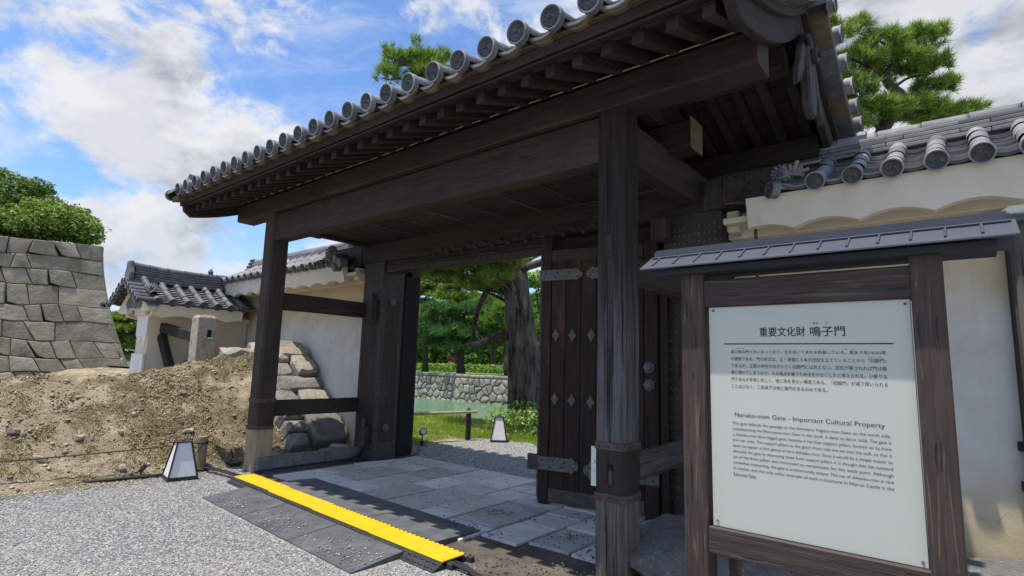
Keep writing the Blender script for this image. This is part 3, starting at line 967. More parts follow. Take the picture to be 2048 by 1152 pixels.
def build_gravel():
    rng = np.random.default_rng(3)
    pts = []; size = []
    n = 80000
    # denser towards the camera
    x = rng.uniform(-8.5, 1.5, n); y = rng.uniform(-1.0, 3.9, n)
    keep = (np.hypot(x, y) > 1.2)
    for a, b in zip(x[keep], y[keep]):
        if a < -8.25 + 0.1 * math.sin(b * 3): continue
        yy = b - (a + 5.3) * MR
        if -6.9 < a < -3.65 and yy > 2.72: continue
        if -7.6 < a < -3.2 and yy > 3.2: continue
        if a > -3.2 and b > 3.45 + 0.15 * math.sin(a * 5): continue
        pts.append((a, b, 0.002)); size.append(rng.uniform(0.0045, 0.0095))
    # beyond the gate
    x = rng.uniform(-9.5, -1.5, 9000); y = rng.uniform(6.5, 9.4, 9000)
    for a, b in zip(x, y):
        pts.append((a, b, 0.002)); size.append(rng.uniform(0.008, 0.015))
    scatter('gravel', 'pebbles', pts, size, seed=5, label='pale grey gravel strewn over the ground before the gate', category='gravel')


build_gravel()


def build_bank_stones():
    rng = np.random.default_rng(11)
    pts = []; size = []
    for _ in range(16000):
        x = rng.uniform(-11.0, -8.35); y = rng.uniform(-1.5, 5.6)
        if y > 4.4 and x > -9.9: 
            if rng.random() < 0.7: continue
        pts.append((x, y, bank_z(x, y) + 0.004)); size.append(min(0.032, 0.0045 * (1 + rng.pareto(2.2))))
    for _ in range(2600):                                  # soil spilling onto the gravel
        y = rng.uniform(-1.5, 3.8); x = -8.40 + abs(rng.normal(0, 0.16))
        pts.append((x, y, 0.006)); size.append(rng.uniform(0.005, 0.014))
    scatter('soil_crumbs', 'soil_stones', pts, size, seed=6, label='crumbs and small stones littering the earth bank', category='rubble')
    # dark crumbling moss in clumps
    pts = []; size = []
    for _ in range(24000):
        x = rng.uniform(-10.9, -8.5); y = rng.uniform(-1.5, 5.3)
        d = noise.noise(Vector((x * 1.5, y * 1.0, 9.0))) + 0.6 * noise.noise(Vector((x * 4.6, y * 4.1, 2.0))) + 0.25 * min(0.0, (-9.3 - x)) * -1 - 0.12
        if x > -9.1: d -= 0.25
        if d < 0.0: continue
        pts.append((x, y, bank_z(x, y) + 0.002)); size.append(rng.uniform(0.006, 0.020))
    scatter('moss_clumps', 'moss_clumps', pts, size, seed=16, flat=0.9, label='dark crumbling moss clumps on the upper earth bank', category='moss')
    # dry moss and dead grass
    n = 36000
    V = []; F = []
    k = 0
    while k < n:
        x = rng.uniform(-10.9, -8.6); y = rng.uniform(-1.0, 5.4)
        d = noise.noise(Vector((x * 1.6, y * 1.1, 9.0))) + 0.45 * noise.noise(Vector((x * 4.6, y * 4.1, 2.0)))
        if y > 2.2: d += 0.22
        if d < 0.10: k += 0.15; continue
        z = bank_z(x, y)
        a = rng.uniform(0, 6.28); L = rng.uniform(0.012, 0.038); w = 0.006
        dx, dy = math.cos(a), math.sin(a); t = rng.uniform(0.2, 0.9)
        b = len(V)
        V += [(x - dy * w, y + dx * w, z - 0.01), (x + dy * w, y - dx * w, z - 0.01), (x + dx * L * t, y + dy * L * t, z + L)]
        F.append((b, b + 1, b + 2)); k += 1
    link('dry_grass', mesh_np('dry_grass', V, F), 'dry_moss', None, kind='stuff', label='dry moss and dead grass tufts on the earth bank', category='grass')
    # the stones one can tell apart
    spots = [(-8.62, 2.55, .16, .10, .09), (-8.95, 1.75, .20, .12, .08), (-9.35, 1.55, .24, .14, .09), (-9.2, 2.2, .18, .14, .10), (-8.55, 3.05, .15, .12, .08),
             (-8.75, 3.25, .17, .10, .07), (-9.5, 2.9, .15, .10, .08), (-9.75, 3.6, .14, .12, .07), (-9.1, 3.5, .20, .13, .08), (-9.0, 0.9, .22, .15, .09), (-9.55, 0.8, .20, .12, .08), (-9.9, 2.3, .16, .12, .07)]
    names = ['flat pale stone half buried low on the earth bank by the lantern', 'long tan stone lying on the lower earth bank', 'pale flat stone in the middle of the earth bank', 'rounded tan stone on the bare soil of the bank',
             'small tan stone at the foot of the bank behind the lantern', 'thin tan stone lying on the path side of the bank beside the lantern', 'small stone among dry moss on the bank', 'small pale stone high on the mossy bank',
             'tan stone on the bank above the rope post', 'flat stone on the bank at the edge of the picture', 'grey stone sunk in the bank near the picture edge', 'small stone just under the crest of the bank']
    for i, ((x, y, w, d, h), lb) in enumerate(zip(spots, names)):
        me = cut_rock('loose_stone', w * .72, d * .75, h * .7, i + 3, 8, 0.006, 0.004)
        M = Matrix.Translation((x, y, bank_z(x, y) - h * 0.3)) @ Matrix.Rotation(i * 1.3, 4, 'Z') @ Matrix.Rotation(0.25, 4, 'Y')
        link('loose_stone', me, 'granite_tan', None, mtx=M, label=lb, category='stone', group='stones on the earth bank')


build_bank_stones()


# ---------------------------------------------------------------- stone paving in the gateway
def build_paving():
    rnd = random.Random(21)
    base = MB().raw([(-7.72, 3.5, 0.004), (-1.5, 3.2, 0.004), (-1.5, 6.46, 0.004), (-7.72, 6.46, 0.004)], [(0, 1, 2, 3)]).build('pavement', 'packed_earth', kind='structure')
    xs = [-7.40]
    while xs[-1] < -2.5: xs.append(xs[-1] + rnd.choice([0.40, 0.46, 0.52, 0.58]))
    for k, (a, b) in enumerate(zip(xs, xs[1:])):
        y = 3.72 + rnd.uniform(-0.1, 0.12) + (0.32 if (a > -3.9 or a < -6.6) else 0)
        while y < 6.40:
            L = rnd.choice([0.34, 0.42, 0.5, 0.62, 0.78])
            e = min(y + L, 6.44 + rnd.uniform(-.05, .03))
            if 6.44 - e < 0.2: e = 6.44 + rnd.uniform(-.04, .04)
            if e - y < 0.12: break
            g = 0.016
            c = [(a + g, y + g), (b - g, y + g), (b - g, e - g), (a + g, e - g)]
            c = [(px + rnd.uniform(-.008, .008), py + rnd.uniform(-.010, .010)) for px, py in c]
            z = 0.032 + rnd.uniform(-0.006, 0.006)
            i1 = inset_poly(c, 0.012)
            m = 4
            v = [(*p, -0.03) for p in c] + [(*p, z - 0.008) for p in c] + [(*p, z + rnd.uniform(-.002, .002)) for p in i1]
            f = [(j, (j + 1) % 4, 4 + (j + 1) % 4, 4 + j) for j in range(4)] + [(4 + j, 4 + (j + 1) % 4, 8 + (j + 1) % 4, 8 + j) for j in range(4)] + [(8, 9, 10, 11)]
            MB().raw(v, f).build('paver', 'paver', base)
            y = e
    # grit blown over the pavers and the bare earth before them
    rng = np.random.default_rng(8)
    pts = []; size = []
    for _ in range(1900):
        x = rng.uniform(-4.3, -1.9); y = rng.uniform(3.2, 5.3)
        w = 2.0 * noise.noise(Vector((x * 2.6, y * 2.6, 1))) + 0.05 - 0.35 * max(0, y - 4.5) - 0.45 * max(0, -3.4 - x)
        if rng.uniform(-0.25, 0.6) > w: continue
        pts.append((x, y, 0.040 if y > 3.75 else 0.010)); size.append(rng.uniform(0.006, 0.012))
    for _ in range(260):
        pts.append((rng.uniform(-7.3, -4.0), rng.uniform(4.2, 6.3), 0.040)); size.append(rng.uniform(0.005, 0.011))
    scatter('grit', 'pebbles_dark', pts, size, seed=9, label='dark grit scattered over the paving stones', category='gravel')


build_paving()


# ---------------------------------------------------------------- castle bastion far left
def build_bastion():
    t = thing('stone_bastion', 'tall battered castle bastion of big fitted grey stones with trees on top', 'stone wall', (-24.0, 5.6, 1.0))
    d = Vector((-0.383, -0.924, 0)); n1 = Vector((0.924, -0.383, 0)); n2 = -d
    rd = Vector((-0.996, 0.087, 0)); rn = Vector((0.087, 0.996, 0))      # the return face runs off behind the corner
    C0 = Vector((-24.02, 5.65, 0))
    z0, z1 = 0.35, 5.46
    def off(z): return 0.95 * max(0.0, (z1 - z) / (z1 - 1.0)) ** 1.55
    def place(u, z, out):
        b = off(z)
        return C0 + d * u + n1 * (b + out) + n2 * (b * 1.45) + Vector((0, 0, z))
    rnd = random.Random(5)
    zs = [z0]
    for h in (0.50, 0.62, 0.55, 0.66, 0.56, 0.62, 0.55, 0.52, 0.53): zs.append(zs[-1] + h)
    zs[-1] = z1
    def zl(k, u):
        if k in (0, len(zs) - 1): return zs[k]
        w = min(1, u / 1.5)
        return zs[k] + w * 0.24 * noise.noise(Vector((u * 0.8, k * 3.3, 0.5))) - 0.05 * (1 - w)
    i = 0
    for k in range(len(zs) - 1):
        u = 0.0; first = True
        while u < 9.5:
            w = (rnd.uniform(1.25, 2.1) if k % 2 else rnd.uniform(0.62, 0.95)) if first else rnd.choice([0.44, 0.52, 0.62, 0.72, 0.84]) * (1.0 if u < 1.6 else 0.95)
            e = u + w
            tl, tr = rnd.uniform(-.11, .11), rnd.uniform(-.11, .11)
            if first: tl = 0
            prev = tl if first else last
            a0, a1 = u + prev, u - prev
            b0, b1 = e + tr, e - tr
            last = tr
            if first: a0 = a1 = 0.0
            mid = (u + e) / 2
            # u grows to the left as seen, so list the outline the other way round
            poly = [(b0, zl(k, b0)), (mid, zl(k, mid)), (a0, zl(k, a0)), (a1, zl(k + 1, a1)), (mid, zl(k + 1, mid)), (b1, zl(k + 1, b1))]
            if not first and rnd.random() < 0.45:      # knocked-off corner
                poly[0] = (poly[0][0] - .07, poly[0][1] + .07)
            poly = [(-p[0], p[1]) for p in poly]
            face_stone('stone', poly, lambda x, z, o: place(-x, z, o), 'castle_stone', t, i, gap=0.006 if first else 0.010, edge=0.018 if first else 0.030, proud=0.03 if first else 0.08, bulge=0.010 if first else 0.022, deep=0.3, smooth=False)
            i += 1; u = e; first = False
    # core behind the facing, and the other side of the corner
    b = MB()
    prev = None
    for j in range(9):
        z = z0 + (z1 - 0.03 - z0) * j / 8
        q = off(z)
        A = C0 + n1 * (q - 0.12) + n2 * (q * 1.45 - 0.12); B = A + d * 9.5
        Cc = A + rd * 9; D = B + rd * 9
        row = [len(b.v) + k for k in range(4)]
        b.v += [(p.x, p.y, z) for p in (A, B, D, Cc)]
        if prev:
            for k in range(4): b.f.append((prev[k], prev[(k + 1) % 4], row[(k + 1) % 4], row[k]))
        prev = row
    b.f.append(tuple(prev))
    b.build('core', 'joint_dark', t)
    # return face
    for k in range(len(zs) - 1):
        u = 0.0; first = True
        while u < 4.0:
            w = (rnd.uniform(1.25, 2.0) if not k % 2 else rnd.uniform(0.65, 0.95)) if first else rnd.choice([0.7, 0.9, 1.2])
            e = u + w
            poly = [(u, zs[k]), (e, zs[k]), (e, zs[k + 1]), (u, zs[k + 1])]
            def pl2(x, z, o): 
                q = off(z)
                return C0 + n1 * q + n2 * (q * 1.45) + rd * x + rn * (o - 0.02) + Vector((0, 0, z))
            face_stone('stone', poly, pl2, 'castle_stone', t, 900 + i, gap=0.012, edge=0.04, proud=0.02, bulge=0.015, deep=0.1)
            i += 1; u = e; first = False


build_bastion()


def clip_poly(poly, a, b):
    """keep the part of poly nearer to a than to b"""
    m = ((a[0] + b[0]) / 2, (a[1] + b[1]) / 2); n = (b[0] - a[0], b[1] - a[1])
    out = []
    for i in range(len(poly)):
        p, q = poly[i], poly[(i + 1) % len(poly)]
        dp = (p[0] - m[0]) * n[0] + (p[1] - m[1]) * n[1]; dq = (q[0] - m[0]) * n[0] + (q[1] - m[1]) * n[1]
        if dp <= 0: out.append(p)
        if dp * dq < 0:
            s = dp / (dp - dq); out.append((p[0] + (q[0] - p[0]) * s, p[1] + (q[1] - p[1]) * s))
    return out


def build_moat_wall():
    t = thing('moat_wall', 'low wall of rounded field stones along the far side of the green moat', 'stone wall', (-27, 27.2, -0.9))
    rnd = random.Random(4)
    x0, x1, z0, z1 = -39.0, -18.0, -1.25, 0.66
    seeds = []
    nx = 40; nz = 4
    for j in range(nz):
        for i in range(nx):
            seeds.append((x0 + (i + 0.5 + (j % 2) * 0.5 + rnd.uniform(-.34, .34)) * (x1 - x0) / nx, z0 + (j + 0.5 + rnd.uniform(-.32, .32)) * (z1 - z0) / nz))
    def place(u, v, o): return Vector((u, 27.20 - o + 0.10 * (v - z1) , v))
    for i, s in enumerate(seeds):
        poly = [(x0, z0), (x1, z0), (x1, z1), (x0, z1)]
        for j, q in enumerate(seeds):
            if j != i and abs(q[0] - s[0]) < 1.6: poly = clip_poly(poly, s, q)
        if len(poly) > 2: face_stone('stone', poly, place, 'moat_stone', t, i, gap=0.022, edge=0.07, proud=0.08, bulge=0.05, deep=0.2, smooth=False)
    x = x0; i = 500
    while x < x1:
        w = rnd.uniform(0.45, 0.95)
        face_stone('stone', [(x, z1), (x + w, z1), (x + w, 0.90 + rnd.uniform(-.02, .02)), (x, 0.90 + rnd.uniform(-.02, .02))], place, 'moat_stone', t, i, gap=0.012, edge=0.05, proud=0.05, bulge=0.04, deep=0.4)
        x += w; i += 1


build_moat_wall()

# ---------------------------------------------------------------- the gate
RY, EY = 4.95, 2.0               # ridge line, half depth of the roof


def roof_z(y):
    s = EY - abs(y - RY)
    return 4.045 + 0.16 * s + 0.13 * s * s


def stud_rows(b, pts, nrm, r=0.012, h=0.010):
    """small iron nail heads"""
    n = Vector(nrm).normalized()
    a = n.orthogonal().normalized(); c = n.cross(a)
    for p in pts:
        p = Vector(p); k = len(b.v)
        for q in range(5):
            w = 2 * math.pi * q / 5
            b.v.append(tuple(p + (a * math.cos(w) + c * math.sin(w)) * r))
        b.v.append(tuple(p + n * h))
        b.f += [(k + q, k + (q + 1) % 5, k + 5) for q in range(5)]


def boss_mesh(name, r, d):
    b = MB(); N = 14
    rings = [(0, r), (d * 0.25, r * 1.0), (d * 0.3, r * 0.78), (d * 0.75, r * 0.62), (d, r * 0.25)]
    for z, q in rings:
        for k in range(N):
            a = 2 * math.pi * k / N
            qq = q * (1 + (0.06 if k % 2 else -0.06) * (z < d * 0.28))
            b.v.append((qq * math.cos(a), qq * math.sin(a), z))
    for i in range(len(rings) - 1):
        for k in range(N): b.f.append((i * N + k, i * N + (k + 1) % N, (i + 1) * N + (k + 1) % N, (i + 1) * N + k))
    b.f.append(tuple(4 * N + k for k in range(N)))
    return b.mesh(name)


BOSS = boss_mesh('boss', 0.060, 0.05)
BOSS.materials.append(MATS['iron_grey'])
BOSS_D = BOSS.copy(); BOSS_D.materials.clear(); BOSS_D.materials.append(MATS['iron'])


def axes_to(n, up=(0, 0, 1)):
    n = Vector(n).normalized(); x = Vector(up).cross(n).normalized(); y = n.cross(x)
    return x, y, n


def build_gate():
    g = thing('castle_gate', 'dark timber castle gate with a grey tiled gable roof and one open door leaf', 'gate', (-5.1, 5.0, 0))
    # --- front support pillars, spliced at the foot and banded with iron
    for px0, px1, footmat, midmat, lowmat in ((-8.14, -7.87, 'timber_pale_z', 'timber_z', 'timber_z'), (-2.325, -2.065, 'timber_ash_z', 'timber_grey_z', 'timber_z')):
        y0, y1 = 3.90, 4.175
        left = px0 < -5
        p = beam('pillar', 'timber_z' if left else 'pillar_weathered', g, px0, px1, y0, y1, 1.0, 3.765, 2, bevel=0.03, n=18)
        beam('pillar_splice', lowmat, p, px0 - 0.002, px1 + 0.002, y0 - 0.002, y1 + 0.002, 0.615, 1.001, 2, bevel=0.03, n=6)
        beam('pillar_foot', footmat, p, px0 - 0.004, px1 + 0.004, y0 - 0.004, y1 + 0.004, -0.02, 0.616, 2, bevel=0.03, n=8)
        for zb in (0.965, 0.58):
            e = 0.014; c = 0.034
            pr = [(px0 - e + c, y0 - e), (px1 + e - c, y0 - e), (px1 + e, y0 - e + c), (px1 + e, y1 + e - c), (px1 + e - c, y1 + e), (px0 - e + c, y1 + e), (px0 - e, y1 + e - c), (px0 - e, y0 - e + c)]
            bd = MB().prism(pr, 2, zb, zb + 0.058).build('iron_band', 'iron_rust', p, bevel=0.003)
            nb = MB()
            stud_rows(nb, [(x, y0 - e, zb + 0.029) for x in np.linspace(px0 + .05, px1 - .05, 3)], (0, -1, 0), 0.012, 0.008)
            stud_rows(nb, [(px1 + e, y, zb + 0.029) for y in np.linspace(y0 + .05, y1 - .05, 3)], (1, 0, 0), 0.012, 0.008)
            nb.build('nail_heads', 'iron', p, kind='stuff')
        # long drying cracks down the faces
        if not left:
            cr = MB()
            for (xc, za, zb_) in ((-2.215, 1.02, 2.5), (-2.19, 1.03, 1.9), (-2.17, 1.1, 2.3), (-2.21, 0.02, 0.56), (-2.235, 1.3, 2.0), (-2.20, 0.66, 0.95), (-2.222, 2.5, 3.5)):
                q = [(xc + 0.006 * noise.noise(Vector((z * 3, xc * 40, 0))), z) for z in np.linspace(za, zb_, 9)]
                for i in range(8):
                    w0 = 0.0042 * math.sin(math.pi * max(.08, i / 8)); w1 = 0.0042 * math.sin(math.pi * max(.08, (i + 1) / 8))
                    (xa, zA), (xb, zB) = q[i], q[i + 1]
                    yy = y0 - 0.0045 - (0.004 if zA < 1.0 else 0)
                    cr.raw([(xa - w0, yy, zA), (xa + w0, yy, zA), (xb + w1, yy, zB), (xb - w1, yy, zB)], [(0, 1, 2, 3)])
            cr.build('drying_cracks', 'black_void', p, kind='stuff')
            box('tenon_end', 'timber_x', p, -2.235, -2.165, y0 - 0.012, y0 + .05, 2.49, 2.68, 0.004)
            box('mortise', 'black_void', p, -2.215, -2.16, y0 - 0.0065, y0 + .05, 0.71, 0.86, 0)
            box('mortise_plug', 'timber_grey_z', p, -2.208, -2.163, y0 - 0.0085, y0 + .05, 0.71, 0.815, 0.003)
    # --- big lintel between the front pillars and the eaves purlin above it
    beam('front_beam', 'timber_x', g, -7.868, -2.327, 3.935, 4.135, 3.345, 3.755, 0, bevel=0.014, n=26)
    beam('eaves_purlin', 'timber_x', g, -9.02, -1.0, 3.865, 4.155, 3.768, 4.03, 0, bevel=0.016, n=30)
    w = MB().tube([(x, 3.836 + 0.002 * math.sin(x * 2.1), 4.037 + 0.004 * math.sin(x * 1.3)) for x in np.linspace(-8.9, -1.02, 30)], 0.0055, 5)
    w.build('copper_wire', 'wire', g)
    # --- tie beams from the front pillars back to the door pillars
    beam('tie_beam', 'timber_y', g, -8.05, -7.93, 4.176, 5.655, 2.33, 2.59, 1, bevel=0.02)
    beam('tie_beam', 'timber_y', g, -8.05, -7.93, 4.176, 5.655, 0.755, 0.985, 1, bevel=0.02)
    beam('tie_beam', 'timber_y', g, -2.26, -2.13, 4.176, 5.655, 2.30, 2.55, 1, bevel=0.035)
    beam('tie_beam', 'timber_ash_y', g, -2.23, -2.075, 4.176, 5.655, 0.70, 0.925, 1, bevel=0.055, wob=0.02)
    for x in (-8.0, -2.2):
        beam('roof_tie', 'timber_y', g, x - 0.10, x + 0.10, 4.16, 6.4, 3.36 if x > -5 else 3.62, 3.72 if x > -5 else 3.9, 1, bevel=0.02)
    # purlin under the ridge with its pale sawn end
    beam('middle_purlin', 'timber_x', g, -8.5, -1.86, 4.80, 5.06, 3.66, 3.95, 0, bevel=0.02)
    box('purlin_end', 'timber_end', g, -1.862, -1.838, 4.79, 5.07, 3.65, 3.96, 0.012)
    pts = []
    for q in np.linspace(-1, 1, 15):
        pts.append((4.95 + q * (0.62 - 0.16 * math.cos(q * 3)), 4.36 - 0.30 * abs(q) ** 1.6))
    MB().prism([(4.30, 3.955)] + pts + [(5.60, 3.955)], 0, -2.26, -2.14).build('frog_leg_strut', 'timber_y', g, bevel=0.01)
    beam('ridge_pole', 'timber_x', g, -9.0, -1.06, 4.84, 5.06, 4.20, 4.44, 0, bevel=0.015, n=18)
    beam('rear_purlin', 'timber_x', g, -9.0, -1.02, 6.05, 6.30, 3.78, 4.02, 0, bevel=0.015, n=18)
    for x in (-7.95, -2.25): beam('rear_pillar', 'timber_z', g, x - 0.12, x + 0.12, 6.56, 6.80, 0, 3.78, 2, bevel=0.02)
    # --- rafters and boards
    def zb(y): return 3.80 + 0.36 * (1.75 - abs(y - RY))
    xr = np.arange(-8.94, -1.10, 0.2447)
    for i, x in enumerate(xr):
        for sgn in (-1, 1):
            ye = RY + sgn * 1.74
            v = []
            for y in (ye, RY - sgn * 0.02 * 0):
                z = zb(y); w = 0.044
                v.append([(x - w, y, z), (x + w, y, z), (x + w, y, z + 0.105), (x - w, y, z + 0.105)])
            MB().hexa(v[0] + v[1]).build('rafter', 'timber_y', g, bevel=0.005)
    for sgn in (-1, 1):
        k = 7
        for j in range(k):
            ya = RY + sgn * (1.85 * j / k + 0.004); yb = RY + sgn * (1.85 * (j + 1) / k - 0.006)
            za, zc = zb(ya) + 0.107, zb(yb) + 0.107
            MB().hexa([(-9.06, ya, za), (-1.02, ya, za), (-1.02, yb, zc), (-9.06, yb, zc), (-9.06, ya, za + .02), (-1.02, ya, za + .02), (-1.02, yb, zc + .02), (-9.06, yb, zc + .02)]).build('roof_board', 'timber_x', g)
        # eaves boards
        y0 = RY + sgn * 1.69; y1 = RY + sgn * 1.86
        beam('eaves_board', 'timber_x', g, -9.10, -0.99, min(y0, y1), max(y0, y1), 3.912, 3.996, 0, bevel=0.01, n=30)
        y0 = RY + sgn * 1.62; y1 = RY + sgn * 1.90
        beam('tile_batten', 'timber_lit_x', g, -9.14, -0.96, min(y0, y1), max(y0, y1), 3.998, 4.018, 0, bevel=0.006, n=30)
    # --- main lintel over the door, its iron cladding, and the ornamented lower rail
    kb = beam('main_lintel', 'timber_x', g, -8.97, -1.15, 5.66, 5.97, 3.27, 3.605, 0, bevel=0.014, n=24)
    box('lintel_cladding', 'iron', kb, -8.985, -8.12, 5.645, 5.985, 3.255, 3.618, 0.004)
    MB().raw([(-2.05, 5.640, 3.60), (-2.05, 5.640, 3.27), (-1.76, 5.640, 3.30), (-1.66, 5.640, 3.44), (-1.60, 5.640, 3.50), (-1.66, 5.640, 3.53), (-1.76, 5.640, 3.60)], [(0, 1, 2, 3, 4, 5, 6)]).build('strap', 'iron', kb)
    box('lintel_cladding', 'iron', kb, -1.62, -1.14, 5.650, 5.985, 3.258, 3.617, 0.004)
    st = MB()
    stud_rows(st, [(x, 5.644, z) for x in np.arange(-8.94, -8.60, 0.085) for z in np.arange(3.29, 3.61, 0.062)], (0, -1, 0), 0.011, 0.008)
    stud_rows(st, [(x, 5.644, 3.28 + 0.02 * (i % 2)) for i, x in enumerate(np.arange(-8.6, -8.12, 0.06))], (0, -1, 0), 0.011, 0.008)
    stud_rows(st, [(x, 5.649, z) for x in np.arange(-1.58, -1.16, 0.11) for z in np.arange(3.31, 3.6, 0.09)], (0, -1, 0), 0.011, 0.008)
    st.build('nail_heads', 'black_void', kb, kind='stuff')
    lr = beam('lower_lintel', 'timber_x', g, -7.462, -4.15, 5.70, 5.94, 3.085, 3.266, 0, bevel=0.008, n=14)
    box('lintel_strap', 'iron', lr, -7.46, -4.16, 5.688, 5.70, 3.085, 3.135, 0.002)
    box('lintel_moulding', 'timber_x', lr, -7.46, -4.16, 5.672, 5.70, 3.15, 3.19, 0.01)
    st = MB()
    stud_rows(st, [(x, 5.687, 3.11) for x in np.arange(-7.4, -4.2, 0.14)], (0, -1, 0), 0.013, 0.010)
    st.build('nail_heads', 'black_void', lr, kind='stuff')
    X, Y, N = axes_to((0, -1, 0))
    for i, x in enumerate(np.arange(-6.4, -3.4, 0.15)):
        link('lintel_boss', BOSS_D, None, kb, mtx=frame((x, 5.655, 3.315 - 0.05 * (i % 2)), X, Y, N) @ Matrix.Scale(0.62, 4))
    # --- door pillars, clad with iron along the edges
    for x0, x1 in ((-7.98, -7.46), (-2.50, -1.88)):
        left = x0 < -5
        p = beam('door_pillar', 'timber_z', g, x0, x1, 5.655, 6.10, -0.02, 3.268, 2, bevel=0.01, n=14)
        if left:
            box('pillar_cladding', 'iron', p, x0 - .006, x1 + .006, 5.647, 6.104, 2.62, 3.262, 0.003)
            box('pillar_shoe', 'iron', p, x0 - .008, x1 + .008, 5.645, 6.106, -0.02, 0.30, 0.004)
            for (xa, xb, ya, yb) in ((x0 - .005, x0 + .05, 5.648, 5.70), (x1 - .055, x1 + .007, 5.646, 5.72), (x1 - .02, x1 + .006, 6.02, 6.104)):
                box('edge_strap', 'iron', p, xa, xb, ya, yb, 0.30, 2.62, 0.003)
            st = MB()
            zs = np.arange(0.34, 2.62, 0.075)
            stud_rows(st, [(x1 - .028, 5.645, z) for z in zs] + [(x0 + .02, 5.647, z) for z in zs], (0, -1, 0), 0.010, 0.007)
            stud_rows(st, [(x1 + .008, 5.69, z) for z in zs] + [(x1 + .007, 6.06, z) for z in zs], (1, 0, 0), 0.010, 0.007)
            rnd = random.Random(3)
            stud_rows(st, [(rnd.uniform(x0 + .03, x1 - .03), 5.646, rnd.uniform(2.64, 2.9)) for _ in range(40)] + [(x, 5.646, z) for z in (2.95, 3.05, 3.2) for x in (x0 + .1, x0 + .25, x0 + .4)], (0, -1, 0), 0.010, 0.008)
            st.build('nail_heads', 'black_void', p, kind='stuff')
            # hinge sockets with their pins
            for z in (2.28, 0.22):
                b = MB().tube([(x1 - .20, 5.585, z), (x1 - .20, 5.585, z + 0.30)], 0.068, 12)
                b.build('hinge_socket', 'iron', p, bevel=0.006)
                MB().tube([(x1 - .20, 5.585, z + 0.30), (x1 - .20, 5.585, z + 0.46)], 0.036, 10).build('hinge_pin', 'iron_rust', p)
                box('hinge_plate', 'iron', p, x1 - .30, x1 - .10, 5.60, 5.652, z - 0.04, z + 0.34, 0.004)
            for z in (2.60, 0.52):
                X, Y, N = axes_to((1, 0, 0))
                link('boss', BOSS, None, p, mtx=frame((x1 + .006, 5.86, z), X, Y, N))
            box('door_edge', 'black_void', g, -7.50, -7.43, 6.105, 6.42, 0.02, 3.08, 0.006)
            st = MB(); stud_rows(st, [(-7.428, y, z) for y in (6.16, 6.36) for z in np.arange(0.2, 3.0, 0.16)], (1, 0, 0), 0.012, 0.01)
            st.build('nail_heads', 'iron', p, kind='stuff')
        else:
            st = MB()
            stud_rows(st, [(x, 5.653, z) for z in np.arange(2.70, 3.2, 0.085) for x in np.arange(x0 + .06, x1 - .04, 0.055)], (0, -1, 0), 0.013, 0.010)
            stud_rows(st, [(x, 5.653, z) for z in np.arange(0.3, 2.6, 0.10) for x in (x0 + .05, x0 + .12)], (0, -1, 0), 0.012, 0.010)
            st.build('nail_heads', 'iron_grey', p, kind='stuff')
            box('pillar_cladding', 'iron', p, x0 - .006, x1 + .006, 5.6535, 6.104, 2.64, 3.262, 0.003)
            b = MB().tube([(x1 - .10, 5.60, 0.98), (x1 - .10, 5.60, 1.16)], 0.06, 12)
            b.build('hinge_socket', 'iron_grey', p)
            MB().tube([(x1 - .10 + 0.035 * math.cos(a), 5.60, 1.17 + 0.045 * math.sin(a)) for a in np.linspace(0, math.pi, 8)], 0.012, 6).build('hinge_loop', 'iron_grey', p)
            # drain pipe down the corner
            MB().tube([(-1.83, 5.62, 3.58), (-1.83, 5.62, 3.36), (-1.81, 5.60, 3.30), (-1.64, 5.58, 3.28), (-1.54, 5.58, 3.20), (-1.52, 5.58, 3.08), (-1.52, 5.58, 2.4)], 0.016, 8).build('conduit', 'iron_rust', p, smooth=True)
    box('sky_block_board', 'timber_x', g, -4.16, -2.505, 5.90, 5.965, 2.86, 3.268, 0.004)  # added board: blocks the sky so the gap above the leaf stays dark
    # boarded ceiling behind the front beam, in wide boards with thin cover strips
    for i in range(9):
        xa_, xb_ = -7.90 + i * 0.62, -7.90 + (i + 1) * 0.62 - 0.006
        box('ceiling_board', 'timber_y', g, xa_, xb_, 4.138, 5.655, 3.612, 3.634, 0.003)
        if i: box('ceiling_strip', 'timber_ash_y', g, xa_ - 0.016, xa_ + 0.010, 4.140, 5.652, 3.598, 3.6115, 0.003)
    beam('ceiling_edge', 'timber_y', g, -8.02, -7.905, 4.18, 5.65, 3.56, 3.70, 1, bevel=0.008)
    box('block', 'timber_z', g, -2.58, -2.40, 5.45, 5.60, 2.98, 3.24, 0.02)
    # --- the open door leaf
    L = Vector((-3.98, 5.36, 0)); u = Vector((1.38, 0.28, 0)).normalized(); n = Vector((u.y, -u.x, 0)); up = Vector((0, 0, 1))
    def P(a, d, z): return L + u * a + n * d + up * z
    def slab(name, mat, par, a0, a1, d0, d1, z0, z1, bev=0.004):
        return MB().hexa([P(a0, d1, z0), P(a1, d1, z0), P(a1, d0, z0), P(a0, d0, z0), P(a0, d1, z1), P(a1, d1, z1), P(a1, d0, z1), P(a0, d0, z1)]).build(name, mat, par, bevel=bev)
    d = slab('door', 'timber_brown_z', g, 0.0, 1.44, -0.10, -0.035, 0.10, 3.0)
    seams = [0.155, 0.335, 0.53, 0.72, 0.92, 1.12, 1.27]
    for a, b_ in zip(seams, seams[1:]): slab('board', 'timber_brown_z', d, a + 0.003, b_ - 0.003, -0.04, 0.0 + 0.002 * math.sin(a * 30), 0.20, 2.86)
    slab('stile', 'timber_brown_z', d, 0.03, 0.152, -0.12, 0.012, 0.02, 3.17, 0.008)
    slab('stile', 'timber_brown_z', d, 1.275, 1.43, -0.10, 0.010, 0.03, 3.05, 0.008)
    slab('rail', 'timber_ash_x', d, 0.155, 1.27, -0.09, 0.008, 0.05, 0.205, 0.006)
